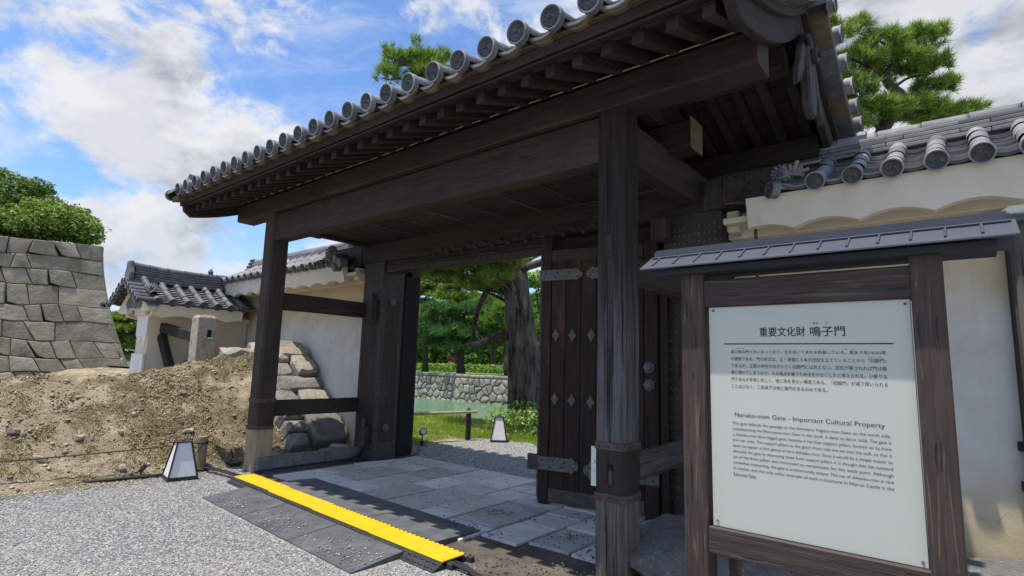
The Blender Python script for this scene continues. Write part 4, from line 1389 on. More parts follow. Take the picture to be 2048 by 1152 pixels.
    slab('rail', 'timber_x', d, 0.155, 1.27, -0.09, 0.010, 2.855, 3.0, 0.006)
    # the iron-clad meeting edge, bevelled backwards
    e = MB().hexa([P(-0.10, -0.22, 0.05), P(0.028, 0.004, 0.05), P(0.03, -0.12, 0.05), P(-0.02, -0.26, 0.05), P(-0.10, -0.22, 3.12), P(0.028, 0.004, 3.12), P(0.03, -0.12, 3.12), P(-0.02, -0.26, 3.12)])
    e.build('meeting_edge', 'iron', d, bevel=0.003)
    ev = (P(0.028, 0.004, 0) - P(-0.10, -0.22, 0)); en = Vector((ev.y, -ev.x, 0)).normalized()
    st = MB()
    stud_rows(st, [P(-0.10, -0.22, z) + ev * q for z in np.arange(0.3, 3.0, 0.17) for q in (0.25, 0.75)], en, 0.014, 0.012)
    st.build('nail_heads', 'black_void', d, kind='stuff')
    def strap(z, a0, tip, h, flip=False):
        sg = -1 if flip else 1
        q = [(a0, z - h / 2), (tip - sg * .10, z - h / 2), (tip - sg * .085, z - h * .62), (tip - sg * .035, z - h * .30), (tip - sg * .02, z - h * .36), (tip, z), (tip - sg * .02, z + h * .36), (tip - sg * .035, z + h * .30), (tip - sg * .085, z + h * .62), (tip - sg * .10, z + h / 2), (a0, z + h / 2)]
        v = [P(a, 0.013, zz) for a, zz in q] + [P(a, 0.024, zz) for a, zz in q]
        m = len(q)
        s_ = MB().raw(v, [tuple(range(m)), tuple(range(m, 2 * m))] + [(i, (i + 1) % m, m + (i + 1) % m, m + i) for i in range(m)]).build('strap', 'iron_grey', d)
        k = MB()
        for a in np.linspace(min(a0, tip) + .06, max(a0, tip) - .06, 4): stud_rows(k, [P(a, 0.025, z - h * .22), P(a + .03, 0.025, z + h * .2)], n, 0.011, 0.008)
        k.build('nail_heads', 'black_void', d, kind='stuff')
    strap(2.69, 0.0, 0.56, 0.13); strap(0.485, -0.02, 0.53, 0.15)
    strap(2.69, 1.43, 0.60, 0.13, True); strap(0.46, 1.43, 0.585, 0.15, True)
    wr = slab('strap_wrap', 'iron', d, -0.11, 0.03, -0.02, 0.026, 0.40, 0.575, 0.006)
    # diamond nail covers
    def diamond():
        b = MB(); w, h = 0.052, 0.085
        o = [(0, -h), (w * .45, -h * .45), (w, 0), (w * .45, h * .45), (0, h), (-w * .45, h * .45), (-w, 0), (-w * .45, -h * .45)]
        b.v = [(x, y, 0) for x, y in o] + [(x * .92, y * .92, 0.008) for x, y in o] + [(x * .35, y * .35, 0.014) for x, y in o] + [(0, 0, 0.022)]
        for r_ in range(2):
            for i in range(8): b.f.append((r_ * 8 + i, r_ * 8 + (i + 1) % 8, (r_ + 1) * 8 + (i + 1) % 8, (r_ + 1) * 8 + i))
        b.f += [(16 + i, 16 + (i + 1) % 8, 24) for i in range(8)]
        for (cx, cy) in ((0, .05), (0, -.05), (.028, 0), (-.028, 0)):
            k = len(b.v); b.v += [(cx - .006, cy, .0125), (cx, cy - .009, .0125), (cx + .006, cy, .0125), (cx, cy + .009, .0125), (cx, cy, .02)]
            b.f += [(k, k + 1, k + 4), (k + 1, k + 2, k + 4), (k + 2, k + 3, k + 4), (k + 3, k, k + 4)]
        return b.mesh('diamond_boss')
    DM = diamond()
    X, Y, N = axes_to(n)
    for zrow in (1.965, 1.225):
        for a in (0.225, 0.435, 0.665, 0.90, 1.13):
            link('diamond_boss', DM, 'iron_grey', d, mtx=frame(P(a, 0.012, zrow - 0.03 * (zrow < 1.5) * a), X, Y, N))
    for z in (1.615, 1.425): link('boss', BOSS, None, d, mtx=frame(P(1.33, 0.012, z), X, Y, N))
    box('latch_board', 'timber_brown_z', d, -2.52, -2.44, 5.57, 5.63, 0.05, 2.9, 0.006)
    # --- roof: tiles
    roof = beam('roof', 'timber_x', g, -9.0, -1.06, 4.80, 5.10, 4.46, 4.70, 0)
    prof = polyline([((EY) * k / 8, roof_z(RY - EY + EY * k / 8) - roof_z(RY - EY)) for k in range(9)])
    npit = 0.3098
    n_rows = 26
    U0 = -9.10
    ul = n_rows * npit
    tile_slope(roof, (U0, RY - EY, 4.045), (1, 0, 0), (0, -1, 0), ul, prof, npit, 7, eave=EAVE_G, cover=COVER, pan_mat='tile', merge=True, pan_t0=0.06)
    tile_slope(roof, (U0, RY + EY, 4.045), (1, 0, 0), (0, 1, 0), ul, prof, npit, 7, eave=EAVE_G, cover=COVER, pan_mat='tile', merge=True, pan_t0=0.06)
    # eave pan tiles: two curved lips and an earthy underside between each pair of discs
    pan = MB(); m = 9
    for lay, (yo, zo, dep, th) in enumerate(((-0.015, 0.0, 0.14, 0.022), (0.012, 0.024, 0.14, 0.016))):
        for k in range(m + 1): pass
    def eave_pan():
        b = MB(); w = npit - 0.03
        for (y0, y1, zo, th) in ((-0.02, 0.35, -0.012, 0.022), (0.02, 0.30, 0.026, 0.012)):
            bb = len(b.v)
            for y, dz in ((y0, 0), (y1, 0.05)):
                for lay in (0, th):
                    for k in range(m):
                        s_ = -1 + 2 * k / (m - 1)
                        b.v.append((s_ * w / 2, y, dz + zo + lay + 0.052 * s_ * s_ - 0.045))
            for k in range(m - 1):
                b.f += [(bb + k, bb + k + 1, bb + m + k + 1, bb + m + k), (bb + k, bb + k + 1, bb + 2 * m + k + 1, bb + 2 * m + k), (bb + m + k, bb + m + k + 1, bb + 3 * m + k + 1, bb + 3 * m + k)]
        return b.mesh('eave_pan_tile')
    EP = eave_pan()
    EP.materials.append(MATS['tile'])
    EU = MB()
    w = npit - 0.07
    for k in range(m):
        s_ = -1 + 2 * k / (m - 1)
        EU.v += [(s_ * w / 2, 0.004, 0.050 * s_ * s_ - 0.058), (s_ * w / 2, 0.10, 0.050 * s_ * s_ - 0.062), (s_ * w / 2, 0.02, 0.050 * s_ * s_ - 0.072), (s_ * w / 2, 0.11, 0.046 * s_ * s_ - 0.070)]
    for k in range(m - 1):
        q = k * 4
        EU.f += [(q, q + 4, q + 5, q + 1), (q, q + 2, q + 6, q + 4), (q + 2, q + 3, q + 7, q + 6)]
    EU = EU.mesh('tile_bedding'); EU.materials.append(MATS['tile_under'])
    for k in range(n_rows + 1):
        x = U0 + k * npit
        if k == n_rows: continue
        if k == 0: x += 0.02
        for sgn in (1, -1):
            M = frame((x, RY - sgn * (EY - 0.085), 4.052), (sgn, 0, 0), (0, sgn, 0), (0, 0, 1))
            link('eave_pan_tile', EP, None, roof, mtx=M)
            link('tile_bedding', EU, None, roof, mtx=M)
    # --- verge rows: tiles laid across each gable end, discs facing outwards
    for side in (-1, 1):
        xo = -9.10 - 0.22 if side < 0 else -0.70
        for sgn in (-1, 1):
            for k in range(8):
                y = RY + sgn * (EY - 0.02 - k * 0.262)
                z = roof_z(y) - 0.005
                M = frame((xo, y, z), (-side, 0, 0.02), (0, -side, 0), (0.02 * side, 0, 1))
                link('verge_tile', EAVE_G, None, roof, mtx=M @ Matrix.Diagonal((1.15, 0.92, 0.92, 1)))
                xi = -9.04 if side < 0 else -1.02
                y2 = RY + sgn * (EY - 0.02 - (k + 1) * 0.262)
                if k < 7:
                    za, zc = roof_z(y) - 0.12, roof_z(y2) - 0.12
                    a0, a1 = sorted((xi, xo + side * -0.035))
                    ya, yb = y + sgn * -0.008, y2 + sgn * 0.004
                    MB().hexa([(a0, ya, za), (a1, ya, za), (a1, yb, zc), (a0, yb, zc), (a0, ya, za + .09), (a1, ya, za + .09), (a1, yb, zc + .09), (a0, yb, zc + .09)]).build('verge_pan_tile', 'tile_dark' if (k % 3) else 'tile_under', roof, bevel=0.006)
        # descending ridge just inside the verge
        xd = -8.62 if side < 0 else -1.42
        b = MB()
        for sgn in (-1, 1):
            for k in range(6):
                ya = RY + sgn * (EY - 0.42 - k * 0.26); yb = RY + sgn * (EY - 0.42 - (k + 1) * 0.26)
                a = Vector((xd, ya, roof_z(ya) + 0.155)); c = Vector((xd, yb, roof_z(yb) + 0.155))
                x = (c - a).normalized(); yv = Vector((0, 0, 1)).cross(x).normalized(); z = x.cross(yv)
                link('descending_ridge_tile', EAVE_G if k == 0 else COVER, None, roof, mtx=frame(a, x, yv, z) @ Matrix.Diagonal((1.05, 1.1, 1.1, 1)))
                b.obox((a + c) / 2 - Vector((0, 0, 0.06)), ((c - a).length, 0.16, 0.10), Matrix((x, yv, z)).transposed())
        b.build('descending_ridge', 'tile', roof)
        X, Y, N = axes_to((0, -1, 0))
        link('flower_boss', FLOWER, None, roof, mtx=frame((xd - 0.30 * (1 if side < 0 else -1), RY - EY + 0.12, roof_z(RY - EY + .12) + 0.16), X, Y, N))
        # barge boards
        xa, xb = (-9.17, -9.10) if side < 0 else (-0.99, -0.92)
        for sgn in (-1, 1):
            top = []; bot = []
            for q in np.linspace(0, 1, 15):
                y = RY + sgn * (1.88 * (1 - q))
                zt = roof_z(y) - 0.09
                top.append((y, zt)); bot.append((y, zt - 0.28 - 0.03 * math.sin(q * 3)))
            bot[0] = (bot[0][0] - sgn * 0.03, bot[0][1] + 0.10)
            MB().prism(top + bot[::-1], 0, xa, xb).build('barge_board', 'timber_y', g, bevel=0.008)
            in_ = []; i2 = []
            for (y, z), (y2, z2) in zip(top, bot): in_.append((y, z + .005)); i2.append((y, z - 0.10))
            MB().prism(in_ + i2[::-1], 0, xb if side > 0 else xa - 0.05, xb + 0.05 if side > 0 else xa).build('barge_moulding', 'timber_y', g, bevel=0.006)
        # gable pendant: a thick carved drop with side fins and a leafy crown
        xc = xb if side > 0 else xa - 0.07
        yc, zc = 4.93, 4.38
        def mir(pts): return [(yc + a, zc + b_) for a, b_ in pts] + [(yc - a, zc + b_) for a, b_ in pts[::-1] if abs(a) > 1e-6]
        pend = MB().prism(mir([(0, -0.66), (0.05, -0.655), (0.11, -0.61), (0.135, -0.52), (0.14, -0.40), (0.115, -0.30), (0.16, -0.20), (0.16, -0.06), (0.10, 0.06), (0.0, 0.10)]), 0, xc, xc + 0.075)
        pd = pend.build('gable_pendant', 'timber_carved', g, bevel=0.018)
        for sg in (-1, 1):
            fin = [(0.15, -0.02), (0.30, -0.16), (0.36, -0.30), (0.45, -0.40), (0.47, -0.56), (0.40, -0.46), (0.36, -0.50), (0.31, -0.38), (0.25, -0.36), (0.21, -0.22), (0.15, -0.18)]
            MB().prism([(yc + sg * a, zc + b_) for a, b_ in fin], 0, xc + .01, xc + 0.06).build('carved_fin', 'timber_carved', pd, bevel=0.008)
            lf = MB()
            for j in range(6):
                a = rad(200 + j * 24) if sg > 0 else rad(-20 - j * 24)
                c = Vector((xc + 0.085, yc + sg * 0.16 + 0.055 * math.cos(a), zc + 0.0 + 0.055 * math.sin(a)))
                Mx = Matrix.Rotation(a, 3, 'X')
                lf.obox(c, (0.03, 0.085, 0.026), Mx)
            lf.build('carved_leaves', 'timber_carved', pd, bevel=0.008)
        hx = MB(); hx.tube([(xc + 0.06, yc, zc - 0.12), (xc + 0.12, yc, zc - 0.12)], 0.07, 6); hx.tube([(xc + 0.11, yc, zc - 0.12), (xc + 0.15, yc, zc - 0.12)], 0.03, 8)
        hx.build('hexagon_boss', 'timber_carved', pd, bevel=0.006)
    # --- main ridge
    zt = roof_z(RY)
    for k in range(4): box('ridge_course', 'tile_dark', roof, -9.2, -0.86, RY - 0.17 + k * .012, RY + 0.17 - k * .012, zt - 0.02 + k * 0.055, zt + 0.03 + k * 0.055, 0.008)
    for k in range(24):
        link('ridge_cap_tile', CAP_W, None, roof, mtx=frame((-9.22 + k * 0.345, RY, zt + 0.21), (1, 0, 0), (0, 1, 0), (0, 0, 1)))
    b = MB().prism([(RY - .22, zt - .05), (RY + .22, zt - .05), (RY + .26, zt + .12), (RY + .14, zt + .20), (RY + .15, zt + .34), (RY, zt + .42), (RY - .15, zt + .34), (RY - .14, zt + .20), (RY - .26, zt + .12)], 0, -0.87, -0.80)
    b.build('ridge_end_tile', 'tile', roof, bevel=0.015)
    b = MB().prism([(RY - .22, zt - .05), (RY + .22, zt - .05), (RY + .26, zt + .12), (RY + .14, zt + .20), (RY + .15, zt + .34), (RY, zt + .42), (RY - .15, zt + .34), (RY - .14, zt + .20), (RY - .26, zt + .12)], 0, -9.28, -9.21)
    b.build('ridge_end_tile', 'tile', roof, bevel=0.015)
    return g


build_gate()

# kerb stones beside the passage
for i, (ya, yb, lb) in enumerate(((3.93, 4.98, 'long grey kerb stone beside the pale pillar foot'), (4.99, 5.63, 'shorter grey kerb stone ending at the iron clad door pillar'))):
    me = cut_rock('kerb_stone', 0.30, yb - ya, 0.21, 44 + i, 5, 0.015, 0.008)
    link('kerb_stone', me, 'granite_grey', None, mtx=Matrix.Translation((-7.90, (ya + yb) / 2, -0.01)), label=lb, category='kerb stone', group='kerb stones by the gate passage')
for i, (x, y, z, w, d, h, lb) in enumerate(((-8.10, 5.52, 0.02, .34, .20, .12, 'flat stone slab at the foot of the plaster wall beside the door pillar'), (-8.18, 5.55, 0.135, .36, .22, .07, 'thin tan slab lying on another slab beside the door pillar'))):
    link('stone_slab', cut_rock('stone_slab', w, d, h, 60 + i, 7, 0.010, 0.005), 'granite_tan', None, mtx=Matrix.Translation((x, y, z)) @ Matrix.Rotation(0.2 * i, 4, 'Z'), label=lb, category='stone')

# ---------------------------------------------------------------- stones holding the end of the bank
STN = [(5.28, 5.92, -10.26, -9.945, 'granite_tan', 'rugged brown stone crowning the stone heap against the plaster wall'),
       (5.16, 5.44, -10.10, -9.86, 'granite_tan', 'small pale stone near the top of the heap beside the plaster wall'),
       (5.43, 5.90, -9.95, -9.615, 'granite_tan', 'pinkish square stone high on the heap, lit by the sun'),
       (5.05, 5.41, -9.86, -9.60, 'granite', 'upright grey stone at the upper pillar side of the heap'),
       (4.93, 5.90, -9.605, -9.35, 'granite', 'long mossy stone lying across the middle of the heap'),
       (4.80, 5.30, -9.345, -9.075, 'granite', 'broad flat grey stone behind the low tie beam'),
       (5.31, 5.92, -9.345, -9.055, 'granite_tan', 'tan slab against the plaster wall behind the low tie beam'),
       (4.84, 5.26, -9.065, -8.865, 'granite', 'thin mossy stone just under the low tie beam'),
       (4.86, 5.23, -8.86, -8.69, 'granite', 'rounded grey stone under the low tie beam, above another'),
       (4.82, 5.20, -8.68, -8.50, 'granite', 'lowest rounded grey stone of the heap near the kerb'),
       (5.25, 5.93, -9.045, -8.49, 'granite', 'largest grey boulder at the foot of the plaster wall')]


def slope_place(u, v, o):
    """u runs along the wall of the heap (world Y), v up its slope"""
    return Vector((-8.42 - 0.722 * v + 0.691 * o, u, 0.16 + 0.691 * v + 0.722 * o))


for i, (ua, ub, xt, xb_, mt, lb) in enumerate(STN):
    va, vb = (-8.42 - xb_) / 0.722, (-8.42 - xt) / 0.722
    rr = random.Random(200 + i)
    j = lambda q: rr.uniform(-q, q)
    um, vm = (ua + ub) / 2, (va + vb) / 2
    du, dv = ub - ua, vb - va
    poly = [(ua + .06 * du + j(.03), va + j(.02)), (um + j(.06), va + j(.025) - .005), (ub - .08 * du + j(.03), va + .04 * dv + j(.02)), (ub + j(.015), vm + j(.05)), (ub - .10 * du + j(.03), vb - .03 + j(.02)), (um + j(.06), vb + j(.02)), (ua + .08 * du + j(.03), vb - .02 + j(.02)), (ua + j(.015), vm + j(.05))]
    o = face_stone('stone', poly, slope_place, mt, None, 300 + i, gap=0.004, edge=0.045, proud=0.09, bulge=0.035, deep=0.30, smooth=False)
    o['label'] = lb; o['category'] = 'stone'; o['group'] = 'stone heap at the end of the bank'
for i, (x, y, w, d, h, lb) in enumerate(((-10.65, 4.85, .62, .45, .24, 'long tan rock on the crest of the bank beyond the stone post'), (-10.8, 5.35, .5, .4, .22, 'brown rock on the bank crest half hidden by the front pillar'))):
    link('rock', cut_rock('rock', w, d, h, 90 + i, 14, 0.02, 0.02), 'granite_tan', None, mtx=Matrix.Translation((x, y, bank_z(x, y) - 0.08)) @ Matrix.Rotation(1.4, 4, 'Z'), label=lb, category='rock')


# ---------------------------------------------------------------- plaster walls with tiled roofs
def wavy(pts_u, z_top, zb, amp, per, ph=0.0):
    """outline of the scalloped plaster fascia in (u, z)"""
    top = [(pts_u[0], z_top), (pts_u[-1], z_top)]
    bot = [(u, zb + amp * abs(math.sin(math.pi * (u + ph) / per)) ** 0.85) for u in pts_u]
    return bot + top[::-1]


def wavy_mesh(place, u0, u1, z_top, zb, amp, per, th, ph=0.0):
    us = np.linspace(u0, u1, max(12, int((u1 - u0) / 0.035)))
    b = MB(); n = len(us)
    for o in (0.0, th):
        for u in us: b.v.append(tuple(place(u, o, z_top)))
        for u in us: b.v.append(tuple(place(u, o, zb + amp * abs(math.sin(math.pi * (u + ph) / per)) ** 0.85)))
    for i in range(n - 1):
        b.f += [(i, i + 1, n + i + 1, n + i), (2 * n + i, 2 * n + i + 1, 3 * n + i + 1, 3 * n + i), (n + i, n + i + 1, 3 * n + i + 1, 3 * n + i), (i, i + 1, 2 * n + i + 1, 2 * n + i)]
    b.f += [(0, n, 3 * n, 2 * n), (n - 1, 2 * n - 1, 4 * n - 1, 3 * n - 1)]
    return b


def x_wall(name, label, x0, x1, gate_right, row0, base_z=0.0):
    """a plaster wall running along X, seen face at Y=5.95"""
    t = thing(name, label, 'wall', ((x0 + x1) / 2, 6.2, base_z))
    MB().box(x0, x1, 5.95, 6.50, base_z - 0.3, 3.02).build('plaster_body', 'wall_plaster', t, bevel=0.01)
    # stepped cornice
    box('cornice', 'cream_plaster', t, x0 + 0.002, x1 - 0.002, 5.80, 6.65, 2.965, 3.06, 0.01)
    box('soffit', 'cream_plaster', t, x0 + 0.05, x1 - 0.05, 5.50, 6.95, 3.06, 3.12, 0.006)
    xa, xb = (x0, x1 - 0.35) if gate_right else (x0 + 0.30, x1)
    for sgn, nm in ((-1, 'front'), (1, 'rear')):
        yc = 6.225
        def place(u, o, z, sgn=sgn): return (u, yc + sgn * (0.775 - o + (z - 3.1) * 0.22), z)
        wavy_mesh(place, xa, xb, 3.262, 2.935, 0.062, 0.52, 0.10, ph=0.12).build('wavy_fascia', 'fascia_plaster', t)
    for k in range(2):
        xs = x1 - 0.28 + k * 0.14 if gate_right else x0 + 0.05 + k * 0.1
        box('corbel', 'cream_plaster', t, xs, xs + 0.12, 5.62 + 0.12 * k, 5.95, 3.0 - 0.05 * k, 3.22, 0.01)
    roof = MB().prism([(5.50, 3.20), (6.95, 3.20), (6.26, 3.70), (6.19, 3.70)], 0, xa + .01, xb - .01).build('roof', 'tile_dark', t)
    prof = polyline([(0, 0), (0.30, 0.135), (0.60, 0.30), (0.875, 0.475)])
    L = xb - xa
    rows_len = int((xb - row0) / 0.285) * 0.285 if not gate_right else int((row0 - xa) / 0.285) * 0.285
    st = 0.0
    u0 = row0 if not gate_right else row0 - rows_len + 0.285
    for sgn in (-1, 1):
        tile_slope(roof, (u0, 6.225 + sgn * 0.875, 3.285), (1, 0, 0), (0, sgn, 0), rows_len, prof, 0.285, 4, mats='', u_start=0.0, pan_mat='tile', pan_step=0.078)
    for k in range(4):
        w = 0.15 - k * 0.012
        seg = 0.55 if k % 2 else 0.62
        x = xa
        j = 0
        while x < xb:
            e = min(x + seg, xb)
            box('ridge_course', 'tile', roof, x + 0.002, e - 0.002, 6.225 - w + 0.003 * (j % 3), 6.225 + w - 0.003 * (j % 2), 3.72 + k * 0.043, 3.755 + k * 0.043, 0.005)
            x = e; j += 1
    x = xa
    while x < xb - 0.2:
        link('ridge_cap_tile', CAP_W, None, roof, mtx=frame((x, 6.225, 3.885), (1, 0, 0), (0, 1, 0), (0, 0, 1)))
        x += 0.345
    return t, roof, xa, xb


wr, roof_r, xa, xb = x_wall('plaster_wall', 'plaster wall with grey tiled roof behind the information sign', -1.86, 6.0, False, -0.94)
# left end of that roof: a corner tile turned outwards and a leafy end ornament
v1 = Vector((-0.75, -0.66, 0)).normalized()
link('verge_tile', EAVE_W, None, roof_r, mtx=frame((-1.30, 5.36, 3.29), -v1, Vector((0, 0, 1)).cross(-v1), (0, 0, 1)) @ Matrix.Diagonal((1.3, 1, 1, 1)))
b = MB()
for j in range(9):
    a = rad(-20 + j * 30); r = 0.05 + 0.035 * (j % 2)
    b.obox((-1.13 + r * math.cos(a), 5.38 + 0.01 * (j % 3), 3.42 + 0.8 * r * math.sin(a)), (0.11, 0.03, 0.034), Matrix.Rotation(-a, 3, 'Y'))
b.build('leaf_ornament', 'tile', roof_r, bevel=0.008)
link('flower_boss', FLOWER, None, roof_r, mtx=frame((-1.22, 5.40, 3.44), *axes_to((0.1, -1, 0.2))))
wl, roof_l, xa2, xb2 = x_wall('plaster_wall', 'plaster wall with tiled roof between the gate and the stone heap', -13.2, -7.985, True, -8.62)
link('flower_boss', FLOWER, None, roof_l, mtx=frame((-8.52, 5.30, 3.47), *axes_to((0.3, -1, 0.1))) @ Matrix.Scale(1.25, 4))
b = MB()
for j, (dx, dz, r) in enumerate(((0, 0, .10), (.12, -.06, .09), (-.02, -.13, .08))): b.tube([(-8.42 + dx, 5.30, 3.33 + dz), (-8.40 + dx, 5.45, 3.36 + dz)], r, 12)
b.build('end_ornament', 'tile_dark', roof_l, bevel=0.015)
for k in range(4): box('ridge_end_tile', 'tile_dark', roof_l, -13.42 + .02 * k, -13.2, 6.225 - .20 + .025 * k, 6.225 + .20 - .025 * k, 3.66 + k * .08, 3.73 + k * .08, 0.02)

# stones the right wall stands on, seen under the sign
for i, (x, y, z, w, d, h, lb) in enumerate(((-1.72, 5.25, 0, 1.0, .75, .30, 'speckled grey foundation stone behind the right front pillar'), (-1.62, 4.45, 0, 1.15, 0.95, .34, 'large speckled granite block between the right pillar and the sign'),
                                          (-0.75, 5.5, 0, .9, .7, .26, 'dark foundation stone under the right plaster wall behind the sign'), (0.15, 5.55, 0, .95, .7, .27, 'dark foundation stone under the plaster wall at the picture edge'), (-0.2, 4.95, 0, .5, .4, .16, 'small stone at the foot of the right plaster wall'))):
    link('foundation_stone', cut_rock('foundation_stone', w, d, h, 110 + i, 7, 0.03, 0.014), 'granite_grey', None, mtx=Matrix.Translation((x, y, z - 0.03)), label=lb, category='stone', group='foundation stones')


def build_side_wall():
    t = thing('side_wall', 'short plaster wall with curved grey tile roof standing on the earth bank', 'wall', (-13.1, 4.9, 1.2))
    xf = -12.80; xm = -13.12; xback = -13.44
    MB().box(xback, xf, 3.95, 5.94, 0.2, 2.50).build('plaster_body', 'cream_plaster', t, bevel=0.012)
    box('cornice', 'cream_plaster', t, xback - .10, xf + .10, 3.93, 5.94, 2.36, 2.46, 0.01)
    for sgn in (1, -1):
        def place(u, o, z, sgn=sgn): return (xm + sgn * (0.79 - o + (z - 2.5) * 0.2), u, z)
        wavy_mesh(place, 3.84, 5.6, 2.60, 2.335, 0.055, 0.62, 0.10, ph=0.30).build('wavy_fascia', 'fascia_plaster', t)
    # gable end: white plaster with a framed recess
    MB().prism([(xm - .88, 2.52), (xm - .30, 2.52), (xm - .22, 2.72), (xm + .22, 2.72), (xm + .30, 2.52), (xm + .88, 2.52), (xm + .10, 3.10), (xm - .10, 3.10)], 1, 3.80, 3.93).build('gable_panel', 'white_plaster', t, bevel=0.01)
    MB().prism([(xm - .32, 2.40), (xm + .32, 2.40), (xm + .32, 2.58), (xm + .18, 2.82), (xm - .18, 2.82), (xm - .32, 2.58)], 1, 3.86, 3.935).build('gable_recess', 'cream_plaster', t, bevel=0.012)
    for sg in (-1, 1):
        MB().prism([(xm + sg * .92, 2.50), (xm + sg * .80, 2.44), (xm + sg * .03, 3.02), (xm + sg * .03, 3.14)], 1, 3.72, 3.86).build('verge_plaster', 'fascia_plaster', t, bevel=0.01)
        MB().prism([(xm + sg * .80, 2.455), (xm + sg * .42, 2.455), (xm + sg * .52, 2.64)], 1, 3.74, 3.86).build('gable_bracket', 'white_plaster', t, bevel=0.01)
    # remains of the white coat on the narrow end of the wall
    MB().prism([(xback + .02, 2.45), (xf, 2.45), (xf, 2.02), (xf - .10, 1.70), (xf - .26, 2.00), (xf - .40, 1.86), (xback + .02, 2.0)], 1, 3.925, 3.952).build('white_coat', 'white_plaster', t)
    MB().prism([(xback - .03, 0.4), (xf + .02, 0.4), (xf + .02, 1.62), (xback - .03, 1.62)], 1, 3.90, 3.955).build('white_plinth', 'white_plaster', t, bevel=0.01)
    roof = MB().prism([(xm - .78, 2.56), (xm + .78, 2.56), (xm + .05, 3.04), (xm - .05, 3.04)], 1, 3.75, 5.75).build('roof', 'tile_dark', t)
    prof = polyline([(0, 0), (0.30, 0.14), (0.60, 0.30), (0.87, 0.47)])
    for sgn in (1, -1):
        tile_slope(roof, (xm + sgn * 0.87, 3.875, 2.635), (0, 1, 0), (sgn, 0, 0), 0.285 * 7, prof, 0.285, 4, mats='dark', u_start=0.0)
        for k in range(6):
            q = prof(k / 5.6)
            x = xm + sgn * (0.87 - q[0]); z = 2.635 + q[1] + 0.015
            link('verge_tile', dark(EAVE_W), None, roof, mtx=frame((x, 3.53 + 0.01 * (k % 2), z), (0, 1, 0), (-1, 0, 0), (0, 0, 1)) @ Matrix.Diagonal((1.25, 0.95, 0.95, 1)))
        b = MB()
        for k in range(4):
            qa, qb = prof(0.10 + k * .225), prof(0.10 + (k + 1) * .225)
            a = Vector((xm + sgn * (0.87 - qa[0]), 3.83, 2.635 + qa[1] + .10)); c = Vector((xm + sgn * (0.87 - qb[0]), 3.83, 2.635 + qb[1] + .10))
            x = (c - a).normalized(); y = Vector((0, 0, 1)).cross(x).normalized(); z = x.cross(y)
            link('descending_ridge_tile', dark(COVER_W), None, roof, mtx=frame(a, x, y, z))
    link('flower_boss', FLOWER, None, roof, mtx=frame((xm + .72, 3.80, 2.92), *axes_to((0.75, -0.6, 0.5))) @ Matrix.Scale(1.15, 4))
    link('verge_tile', dark(EAVE_W), None, roof, mtx=frame((xm - 1.12, 3.52, 2.66), (0.9, 0.43, 0), (-0.43, 0.9, 0), (0, 0, 1)) @ Matrix.Diagonal((1.25, 1, 1, 1)))
    for k in range(5):
        w = 0.15 - k * 0.012
        b = MB()
        prev = None
        for y in np.linspace(3.66, 5.9, 9):                      # the ridge sags a little
            z = 3.09 + k * 0.052 - 0.05 * math.sin((y - 3.6) / 2.3 * math.pi) + 0.03
            q = len(b.v)
            b.v += [(xm - w, y, z), (xm + w, y, z), (xm + w, y, z + .042), (xm - w, y, z + .042)]
            if prev is not None:
                for i in range(4): b.f.append((prev + i, prev + (i + 1) % 4, q + (i + 1) % 4, q + i))
            else: b.f.append((q, q + 1, q + 2, q + 3))
            prev = q
        b.f.append((prev, prev + 1, prev + 2, prev + 3))
        b.build('ridge_course', 'tile_dark', roof, bevel=0.005)
    y = 3.60
    for k in range(7):
        z = lambda q: 3.40 - 0.05 * math.sin((q - 3.6) / 2.3 * math.pi)
        a = Vector((xm, y, z(y))); c = Vector((xm, y + .34, z(y + .34)))
        x = (c - a).normalized(); yv = Vector((0, 0, 1)).cross(x).normalized()
        link('ridge_cap_tile', dark(CAP_W), None, roof, mtx=frame(a, x, yv, x.cross(yv)))
        y += 0.335
    b = MB().prism([(xm - .17, 3.10), (xm + .17, 3.10), (xm + .19, 3.24), (xm + .13, 3.36), (xm + .10, 3.50), (xm - .10, 3.50), (xm - .13, 3.36), (xm - .19, 3.24)], 1, 3.56, 3.64)
    b.build('ridge_end_tile', 'tile_dark', roof, bevel=0.02)
    MB().tube([(xm, 5.15, 3.42), (xm, 5.15, 3.50), (xm, 5.15, 3.56)], [0.05, 0.055, 0.02], 8).build('ridge_finial', 'tile_dark', roof)


build_side_wall()


